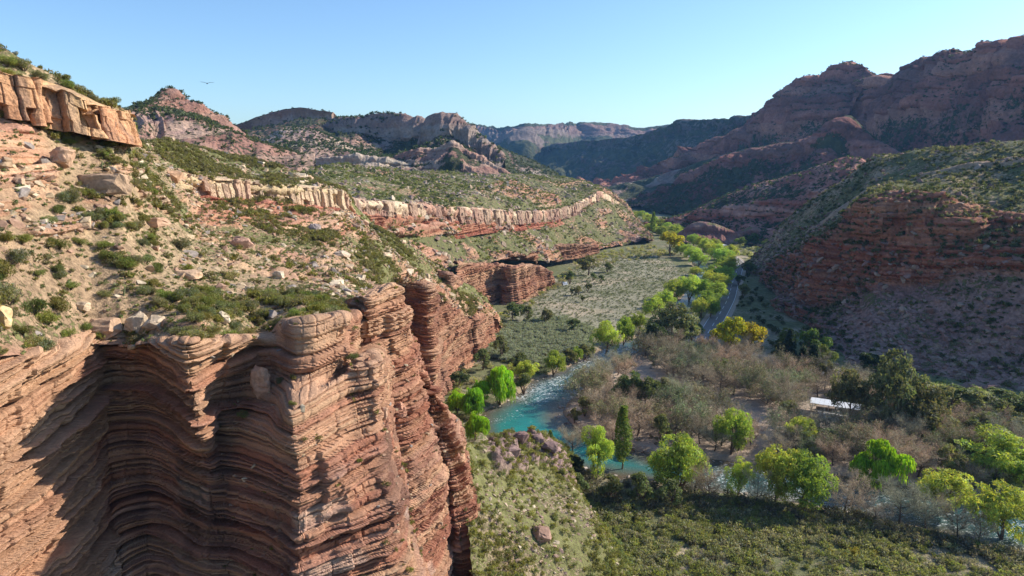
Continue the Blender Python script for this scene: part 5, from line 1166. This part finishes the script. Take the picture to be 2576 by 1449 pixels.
BO=[('hillA',257,462,112,52,.50,(.42,.28,.18),'long flat brown ledge boulder with a shadowed overhang under the orange rock band'),('hillA',436,442,36,28,1,(.50,.30,.18),'rounded orange boulder at the left end of the pale rock band'),
('hillA',262,826,78,44,.8,(.47,.30,.19),'broad brown boulder on the rubble just above the cliff rim'),('hillA',338,815,46,48,1,(.50,.38,.26),'pitted pale boulder above the cliff rim'),('hillA',385,812,52,28,1,(.50,.38,.26),'pitted low boulder beside the pale one above the rim'),
('hillA',12,800,34,60,1,(.60,.42,.22),'upright yellow boulder at the left edge of the view'),('near_cliff',655,962,38,72,.8,(.46,.27,.18),'upright slab boulder standing on the bench of the cliff'),
('hillA',470,690,60,22,1,(.50,.33,.21),'flat pink slab lying on the near slope'),('hillA',385,560,60,24,.8,(.47,.29,.19),'flat overhanging ledge rock in the middle of the near slope'),('hillA',600,610,50,26,.8,(.45,.27,.2),'low red ledge rock on the slope below the pale band'),
('hillA',700,690,22,18,1,(.55,.44,.32),'pale block on the green pebbly slope'),('hillA',790,575,26,22,1,(.30,.24,.22),'dark grey rock standing out on the slope under the pale band'),('hillA',860,640,34,16,1,(.50,.38,.28),'pale slab on the slope near the spur'),
('hillA',150,395,54,44,.9,(.48,.30,.19),'blocky brown outcrop below the orange band at the left'),('hillA',205,770,30,20,1,(.52,.38,.25),'squat tan boulder among shrubs near the rim'),('hillA',560,800,26,26,1,(.58,.47,.33),'small cream boulder near the rim, right of the shrubs'),
('near_cliff',1000,1035,30,40,.8,(.45,.24,.16),'pinnacle rock perched on the ridge of the near pillars'),('near_cliff',960,1040,26,30,.8,(.50,.30,.2),'block wedged beside the pinnacle rock'),
('E',1362,1345,40,32,1,(.36,.22,.16),'round red brown boulder on the grassy slope under the cliff'),('E',1312,1104,30,30,1,(.24,.15,.13),'pointed dark purple rock at the top of the outcrop by the pool'),('E',1350,1108,34,22,1,(.23,.15,.13),'dark rock on the outcrop right of the pointed one'),('E',1290,1140,40,24,1,(.27,.18,.155),'broad purple rock on the near side of the outcrop'),('E',1385,1130,34,24,1,(.22,.145,.13),'dark rock at the water end of the outcrop'),
('R3',2462,980,60,26,1,(.30,.19,.15),'pair-forming left boulder in the scrub at the foot of the right hill'),('R3',2492,982,40,34,1,(.27,.16,.13),'rounded right boulder in the scrub at the foot of the right hill')]
for k,(key,u,v,w,h,dp,c,l) in enumerate(BO):
    p,d=surf_at(key,u,v+h*.35); wm=w*d/F; hm=h*d/F
    V,Fc=facet_rock(400+k,(wm,wm*dp,hm*1.25)); 
    cc=np.array(c)*(.8+.4*vn(V[:,0]*2/wm+k,V[:,1]*2/wm,V[:,2]*5/wm))[:,None]
    tag(link('boulder',mesh_np('boulder',V,Fc,cc,M['rock']),loc=(p[0],p[1]+wm*dp*.2,p[2]+hm*.35),rz=0),l,'boulder','large boulders')
# further loose boulders, individually placed on the near slope
Pb,_=scatter_pts(SURF['hillA'],70,r,clump); ub,vb,db=project(Pb)
BM=[]
for k in range(6):
    V,Fc=facet_rock(500+k,(1.3,1.0,.8),18); BM.append(mesh_np('boulder',V,Fc,np.array([(.55,.41,.27),(.46,.30,.2),(.58,.46,.33)][k%3])*(.85+.3*vn(V[:,0]*3,V[:,1]*3,V[:,2]*6))[:,None],M['rock']))
for q,u,v,d in zip(Pb,ub,vb,db):
    if not(0<u<1290 and v<900): continue
    s=r.uniform(.6,1.3)*(1+d/160); l=('tan boulder lying loose on the rubble slope, left part' if u<600 else 'pale boulder lying loose on the green slope towards the spur')
    tag(link('boulder',BM[int(r.integers(6))],loc=q,rz=r.random()*6,scale=s),l,'boulder','loose boulders left part' if u<600 else 'loose boulders right part')
# hand-placed large shrubs
for key,u,v,w,l in [('hillA',20,760,130,'largest olive shrub mass at the left edge of the slope'),('hillA',90,790,100,'wide olive shrub right of the largest shrub mass'),('hillA',10,690,110,'shrub above the largest shrub mass at the left edge'),('hillA',455,625,64,'tall grey green shrub alone in the middle of the near slope'),('hillA',150,625,76,'round grey shrub in the left middle of the slope'),
 ('hillA',180,500,70,'olive shrub below the blocky brown outcrop'),('hillA',250,540,56,'shrub on the slope under the long flat ledge boulder'),('hillA',215,262,50,'grey spiky shrub on the skyline above the orange rock band, right'),('hillA',185,248,44,'grey spiky shrub on the skyline above the orange rock band, middle'),('hillA',60,175,70,'green shrub on the skyline above the orange band, left'),('hillA',20,165,60,'green shrub at the upper left corner of the slope'),('hillA',100,195,50,'green shrub on the skyline between the left and middle ones'),
 ('hillA',122,812,84,'broad olive shrub just above the rim at the left, lower of two'),('hillA',152,778,90,'broad olive shrub above the rim at the left, upper of two'),('hillA',172,846,56,'small round shrub on the rim left of the alcove'),('hillA',58,838,70,'grey olive shrub on the rim near the left edge'),('hillA',212,836,64,'round olive shrub on the rim where the wall turns into the alcove'),('hillA',262,850,60,'olive shrub on the rim directly above the shaded alcove'),('hillA',330,846,48,'smaller olive shrub on the rim above the alcove, to the right'),('near_cliff',885,905,46,'shrub in the hollow between the cliff towers'),('near_cliff',610,1050,40,'yellow green shrub on the shaded bench of the cliff'),('near_cliff',700,960,34,'shrub on the rubble of the cliff bench'),('near_cliff',905,1160,26,'small shrub on a ledge of the lit buttress'),('near_cliff',735,1015,30,'small shrub on the bench edge of the cliff')]:
    p,d=surf_at(key,u,v); s=w*d/F/2*.9
    tag(link('desert_shrub',SBM[int(r.integers(4))],loc=p-np.array([0,0,.1]),rz=r.random()*6,scale=(s,s,s*1.05)),l,'shrub','large shrubs')
def cactus(u,v,hpx,l,key='hillA'):
    p,d=surf_at(key,u,v); h=hpx*d/F; n=11
    pa=np.array([(0,0,-.1)]+[(0.02*i,0,h*i/8) for i in range(1,9)]); rad=np.array([.8,1,1.05,1.05,1.05,1,.95,.75,.2])*h*.10
    V,Fc=tube_np(pa,rad,14); k=np.arange(len(V))%14; ax=np.repeat(pa,14,0); V=ax+(V-ax)*np.where(k%2,1,.82)[:,None]
    tag(link('cactus',mesh_np('cactus',V,Fc,np.tile((.16,.17,.08),(len(V),1)),M['rock']),loc=p),l,'cactus','column cacti')
cactus(258,420,18,'small column cactus above the long flat ledge boulder'); cactus(312,742,22,'column cactus beside rubble near the cliff rim'); cactus(675,735,24,'column cactus in a green shrub on the right part of the near slope')
# ================================================================== BUILDINGS, CARS, POLES, BIRD
def boxv(x0,x1,y0,y1,z0,z1): 
    V=np.array([(x,y,z) for z in (z0,z1) for y in (y0,y1) for x in (x0,x1)],float)
    Fq=np.array([(0,2,3,1),(4,5,7,6),(0,1,5,4),(2,6,7,3),(0,4,6,2),(1,3,7,5)]); return V,Fq
def boxes(name,L,mat,parent=None,loc=None,rz=0):
    V=[];Fs=[];o=0
    for b in L: v,f=boxv(*b); V.append(v);Fs.append(f+o);o+=8
    return link(name,mesh_np(name,np.concatenate(V),np.concatenate(Fs),None,mat),parent,loc,rz)
white=plain('white_roof_metal',(.60,.61,.62),.45,.0,.06,.8); grey=plain('concrete',(.42,.40,.38),.9); wood=plain('weathered_wood',(.16,.115,.08),.9,var=.3,scale=5); steel=plain('galvanised_steel',(.42,.43,.44),.45,.6); cream=plain('cream_wall',(.55,.50,.42),.9); redw=plain('red_wall',(.42,.14,.09),.9); dark=plain('dark_glass',(.03,.035,.045),.15,spec=.6); green=plain('pale_green_roof',(.45,.58,.55),.6); darkr=plain('dark_roof',(.07,.075,.09),.6); tyre=plain('tyre_rubber',(.02,.02,.02),.8)
def onground(u,v): x,y,_=G(u,v); return (x,y,gz(x,y))
# pavilion
o=empty('pavilion',onground(2125,1045),math.radians(-28)); tag(o,'long open pavilion with a white metal roof on posts beside the gum trees','pavilion')
sl=[]
for i in range(15): sl.append((-9+i*1.2,-9+i*1.2+1.16,-2.6,2.6,3.05+.02*(i%2),3.13+.02*(i%2)))
boxes('roof',sl,white,o); boxes('floor_slab',[(-8.8,8.8,-2.4,2.4,-.2,.12)],grey,o)
for x in (-8.4,-4.2,0,4.2,8.4):
    for y_ in (-2.2,2.2): boxes('post',[(x-.08,x+.08,y_-.08,y_+.08,.12,3.05)],steel,o)
boxes('back_wall',[(-1.5,8.3,2.05,2.14,.12,1.5)],cream,o); boxes('counter',[(-7.5,-2,1.2,1.9,.12,1.05)],wood,o)
# fenced court
o=empty('fenced_court',onground(2082,1045),math.radians(-28)); tag(o,'small paved court with a low rail fence on the sand','court')
boxes('slab',[(-3,3,-2.6,2.6,-.15,.10)],grey,o)
for x in (-3,-1,1,3):
    for y_ in (-2.6,2.6): boxes('post',[(x-.05,x+.05,y_-.05,y_+.05,.10,1.3)],steel,o)
boxes('rail',[(-3,3,-2.62,-2.58,1.22,1.28),(-3,3,2.58,2.62,1.22,1.28),(-3.02,-2.97,-2.58,2.58,1.22,1.28),(-3,3,-2.61,-2.59,.66,.70)],steel,o)
def pole(u,v,hpx,l,arms=1,lamp=False,base=None):
    b=base if base is not None else onground(u,v); d=b[1]*cp+(H-b[2])*sp; h=hpx*d/F
    o=empty('utility_pole' if not lamp else 'street_lamp',b,math.radians(20)); tag(o,l,'pole' if not lamp else 'street lamp')
    V,Fc=tube_np([(0,0,-.3),(0,0,h*.5),(0,0,h)],[.13,.11,.08],8); link('post',mesh_np('post',V,Fc,None,wood if not lamp else steel),o)
    if lamp:
        V,Fc=tube_np([(0,0,h),(.4,0,h+.35),(1.3,0,h+.4)],[.05,.045,.04],6); link('arm',mesh_np('arm',V,Fc,None,steel),o); boxes('lamp_head',[(1.2,1.9,-.13,.13,h+.34,h+.46)],white,o)
    else:
        for i in range(arms): 
            a=boxes('crossarm',[(-1.1,1.1,-.06,.06,h-.35-i*.9,h-.22-i*.9)],wood,o)
            for x in (-1,-.4,.4,1): boxes('insulator',[(x-.04,x+.04,-.04,.04,h-.22-i*.9,h-.05-i*.9)],white,o)
pole(2146,985,66,'wooden utility pole with crossarm rising beside the tallest gum tree',2)
pole(2058,1078,34,'thin lamp post on the sand in front of the fenced court',lamp=True)
pole(2100,985,34,'curved street lamp in the shade behind the pavilion',lamp=True)
for k,(u,v,h) in enumerate([(1895,660,26)]): p,d=surf_at('R3',u,v); pole(u,v,h,'thin pole on the low rocks beside the road bend',1,base=tuple(p))
pole(1733,598,24,'thin distant pole among the far willows',1)
# shade shelter with dark roof
o=empty('shelter',onground(2078,958),math.radians(-10)); tag(o,'low shelter with a dark roof in the shade under the hillside','shelter')
boxes('roof',[(-3.6,3.6,-1.8,1.8,2.5,2.62)],darkr,o)
for x in (-3.3,0,3.3):
    for y_ in (-1.5,1.5): boxes('post',[(x-.07,x+.07,y_-.07,y_+.07,-.1,2.5)],wood,o)
boxes('table',[(-2.5,-.8,-.4,.4,.7,.78)],wood,o)
# stone hut on the shaded hillside
p,d=surf_at('R3',2029,850); o=empty('hut',tuple(p),math.radians(15)); tag(o,'small grey block hut with a flat roof on the shaded hillside','hut')
boxes('wall',[(-1.5,1.5,-1.3,1.3,-1.2,2.2)],grey,o); boxes('roof',[(-1.75,1.75,-1.55,1.55,2.203,2.36)],plain('blue_grey_sheet',(.30,.36,.40),.5),o); boxes('door',[(-.4,.4,-1.33,-1.303,.0,1.8)],darkr,o)
# far hamlet
def house(u,v,w,dp,h,rm,wm,l,rz=.2,pyr=True,rh=1.8):
    o=empty('house',onground(u,v),rz); tag(o,l,'house'); boxes('wall',[(-w/2,w/2,-dp/2,dp/2,-.3,h)],wm,o)
    a=w/2+.5;b=dp/2+.5
    if pyr: V=np.array([(-a,-b,h),(a,-b,h),(a,b,h),(-a,b,h),(-a*.15,0,h+rh),(a*.15,0,h+rh)]); Fc=np.array([(0,1,5,4),(2,3,4,5),(1,2,5,5),(3,0,4,4),(0,3,2,1)])
    if pyr:
        me=bpy.data.meshes.new('roof'); me.from_pydata([tuple(q) for q in V],[],[(0,1,5,4),(2,3,4,5),(1,2,5),(3,0,4),(0,3,2,1)]); me.materials.append(rm); link('roof',me,o)
    else: boxes('roof',[(-a,a,-b,b,h+.003,h+.22)],rm,o)
    for x in (-w*.28,w*.28): 
        f=boxes('window',[(x-.5,x+.5,-dp/2-.03,-dp/2-.003,1.0,2.0)],white,o); boxes('pane',[(x-.42,x+.42,-dp/2-.05,-dp/2-.033,1.08,1.92)],dark,f)
    boxes('door',[(-.45,.45,-dp/2-.04,-dp/2-.003,-.2,2.0)],wood,o)
house(1812,604,9,7,2.8,green,cream,'distant house with a pale green pitched roof behind the road',.3,True,3.2)
house(1842,603,9,5,2.8,redw,redw,'distant red walled house right of the green roofed one',.1,False)
house(1868,600,7,5,2.6,white,cream,'distant low house with a white flat roof at the hamlet edge',.0,False)
o=empty('roadside_shelter',onground(1813,626),.35); tag(o,'small open roadside shelter with a white roof near the far parked car','shelter')
boxes('roof',[(-4,4,-2.6,2.6,2.7,2.9)],white,o)
for x in (-3.6,3.6):
    for y_ in (-2.3,2.3): boxes('post',[(x-.1,x+.1,y_-.1,y_+.1,-.1,2.7)],wood,o)
boxes('kiosk_wall',[(-1.8,3,0,2.2,-.1,2.3)],cream,o)
for k in range(9):
    t=k/8; x,y_,z=onground(1782+t*24,603+t*17); 
    tag(link('hedge_shrub',TP.get('hd') or TP.setdefault('hd',mesh_np('hedge_shrub',*shrub_np(700,300,(.42,.40,.05),.12,stemn=2),M['shrub'])),loc=(x+5,y_,z),scale=2.0),'yellow hedge shrub in the row along the far road','hedge shrub','yellow hedge along the far road')
# tent-like white canvas in the meadow
x,y,z=onground(1421,716); o=empty('tent',(x,y,z),.4); tag(o,'small white ridge tent beside a round bush in the meadow','tent')
me=bpy.data.meshes.new('canvas'); me.from_pydata([(-1.5,-1.1,0),(1.5,-1.1,0),(1.5,1.1,0),(-1.5,1.1,0),(-1.3,0,1.7),(1.3,0,1.7)],[],[(0,1,5,4),(2,3,4,5),(1,2,5),(3,0,4)]); me.materials.append(white); link('canvas',me,o); boxes('door_flap',[(1.503,1.53,-.3,.3,0,1.0)],grey,o)
# cars
def car(loc,rz,paint,l):
    o=empty('car',loc,rz); tag(o,l,'car','parked cars')
    prof=[(-2.1,.35),(-2.12,.75),(-2.0,.93),(-1.55,.98),(-.95,1.45),(.55,1.47),(1.15,1.0),(1.95,.86),(2.12,.62),(2.12,.35)]
    bm=bmesh.new(); L_=[bm.verts.new((x,-.84 if z<1.1 else -.66,z)) for x,z in prof]; R_=[bm.verts.new((x,.84 if z<1.1 else .66,z)) for x,z in prof]
    for i in range(len(prof)): j=(i+1)%len(prof); bm.faces.new((L_[i],L_[j],R_[j],R_[i]))
    bm.faces.new(L_[::-1]); bm.faces.new(R_); bmesh.ops.recalc_face_normals(bm,faces=bm.faces); bmesh.ops.bevel(bm,geom=bm.edges[:],offset=.06,segments=2,affect='EDGES')
    me=bpy.data.meshes.new('body'); bm.to_mesh(me); bm.free(); me.materials.append(paint); link('body',me,o)
    for s in (-1,1):
        me=bpy.data.meshes.new('side_window'); me.from_pydata([(-1.35,s*.80,1.06),(.85,s*.80,1.06),(.45,s*.69,1.40),(-.9,s*.69,1.40)],[],[(0,1,2,3)]); me.materials.append(dark); link('side_window',me,o)
        boxes('headlight',[(2.09,2.14,s*.62-.15,s*.62+.15,.62,.76)],white,o)
    me=bpy.data.meshes.new('windscreen'); me.from_pydata([(1.16,-.7,1.03),(1.16,.7,1.03),(.62,.58,1.44),(.62,-.58,1.44)],[],[(0,1,2,3)]); me.materials.append(dark); link('windscreen',me,o)
    for x in (-1.35,1.35):
        for s in (-1,1):
            V,Fc=tube_np([(x,s*.70,.33),(x,s*.71,.33),(x,s*.87,.33),(x,s*.88,.33)],[.02,.33,.33,.02],16); w_=link('wheel',mesh_np('wheel',V,Fc,None,tyre),o)
            V,Fc=tube_np([(x,s*.875,.33),(x,s*.885,.33),(x,s*.89,.33)],[.18,.18,.01],12); link('rim',mesh_np('rim',V,Fc,None,steel),w_)
car(onground(1537,1006),.25,plain('silver_blue_paint',(.25,.30,.36),.3,.5,.02),'grey blue car parked among bare trees on the sandy point')
x,y,z=onground(1826,632); car((x,y,z),1.0,plain('white_paint',(.7,.7,.7),.3,.1,.02),'white car parked beside the roadside shelter')
x,y,z=onground(1866,893); car((x-3,y-1,z),1.4,plain('dark_paint',(.08,.09,.11),.3,.4,.02),'dark car at the verge under the yellow poplars')
# soaring bird
b=P(521,210,250); o=empty('bird',b,.4,1.35); tag(o,'dark soaring bird with spread wings in the clear sky','bird')
V,Fc=tube_np([(0,-.65,0),(0,-.5,0),(0,0,0),(0,.35,.02),(0,.5,.03)],[.05,.13,.17,.08,.02],8); bm_=plain('bird_feathers',(.03,.03,.035),.8); link('body',mesh_np('body',V,Fc,None,bm_),o)
for s in (-1,1):
    top=[(0,-.28,.05),(0,.25,.05),(s*.6,.30,.30),(s*.6,-.30,.28),(s*1.35,.22,.34),(s*1.35,-.30,.32),(s*1.62,.05,.42),(s*1.6,-.28,.42)]
    V=np.array(top+[(x,y_,z-.04) for x,y_,z in top]); Fc=np.array([(0,1,2,3),(3,2,4,5),(5,4,6,7),(8,11,10,9),(11,13,12,10),(13,15,14,12),(0,3,11,8),(3,5,13,11),(5,7,15,13),(1,9,10,2),(2,10,12,4),(4,12,14,6),(6,14,15,7)])
    link('wing',mesh_np('wing',V,Fc,None,bm_),o)
me=bpy.data.meshes.new('tail'); me.from_pydata([(-.06,-.5,0),(.06,-.5,0),(.2,-1.0,0),(-.2,-1.0,0),(0,-.75,.04)],[],[(0,1,4),(1,2,4),(2,3,4),(3,0,4)]); me.materials.append(bm_); link('tail',me,o)
print('things',time.time()-T0)
# ================================================================== LIGHT, SKY, AIR, CAMERA
SUN_AZ=math.radians(72); SUN_EL=math.radians(31)
sd=Vector((math.sin(SUN_AZ)*math.cos(SUN_EL),math.cos(SUN_AZ)*math.cos(SUN_EL),math.sin(SUN_EL)))
L=bpy.data.lights.new('sun','SUN'); L.energy=5.0; L.angle=math.radians(.53); L.color=(1.0,.93,.82)
lo=bpy.data.objects.new('sun',L); COL.objects.link(lo); lo.rotation_euler=(-sd).to_track_quat('-Z','Y').to_euler()
w=bpy.data.worlds.new('World'); scene.world=w; w.use_nodes=True; nt=w.node_tree; nt.nodes.clear()
sk=nt.nodes.new('ShaderNodeTexSky'); sk.sky_type='NISHITA'; sk.sun_disc=False; sk.sun_elevation=SUN_EL; sk.sun_rotation=SUN_AZ
sk.altitude=0; sk.air_density=1.0; sk.dust_density=.6; sk.ozone_density=1.0
bg=nt.nodes.new('ShaderNodeBackground'); bg.inputs[1].default_value=.12
wo=nt.nodes.new('ShaderNodeOutputWorld'); tn=nt.nodes.new('ShaderNodeVectorMath'); tn.operation='MULTIPLY'; tn.inputs[1].default_value=(.73,.93,1.15); nt.links.new(sk.outputs[0],tn.inputs[0]); nt.links.new(tn.outputs[0],bg.inputs[0]); nt.links.new(bg.outputs[0],wo.inputs[0])
if HAZE:
    bm=bmesh.new(); bmesh.ops.create_cube(bm,size=1.0)
    me=bpy.data.meshes.new('haze'); bm.to_mesh(me); bm.free()
    o=link('haze',me,loc=(700,3230,113.5)); o.scale=(7000,6600,289)
    m,nt2,out=newmat('air_haze'); pv=N(nt2,'ShaderNodeVolumePrincipled'); pv.inputs['Color'].default_value=(.22,.52,1,1); pv.inputs['Density'].default_value=HAZE
    pv.inputs['Anisotropy'].default_value=.2
    nt2.links.new(pv.outputs[0],out.inputs['Volume']); me.materials.append(m); tag(o,kind='stuff')
cam=bpy.data.cameras.new('camera'); co=bpy.data.objects.new('camera',cam); COL.objects.link(co)
co.location=(0,0,H); co.rotation_euler=(math.radians(90)-PITCH,0,0); cam.sensor_width=36; cam.lens=36*F/2576; cam.clip_start=.5; cam.clip_end=20000
scene.camera=co
vs=scene.view_settings; vs.view_transform='Standard'; vs.look='None'; vs.gamma=1; vs.exposure=EXPO; vs.use_curve_mapping=False
scene.cycles.max_bounces=6; scene.cycles.diffuse_bounces=3; scene.cycles.transmission_bounces=3; scene.cycles.volume_bounces=1; scene.cycles.transparent_max_bounces=4
print('total',time.time()-T0)
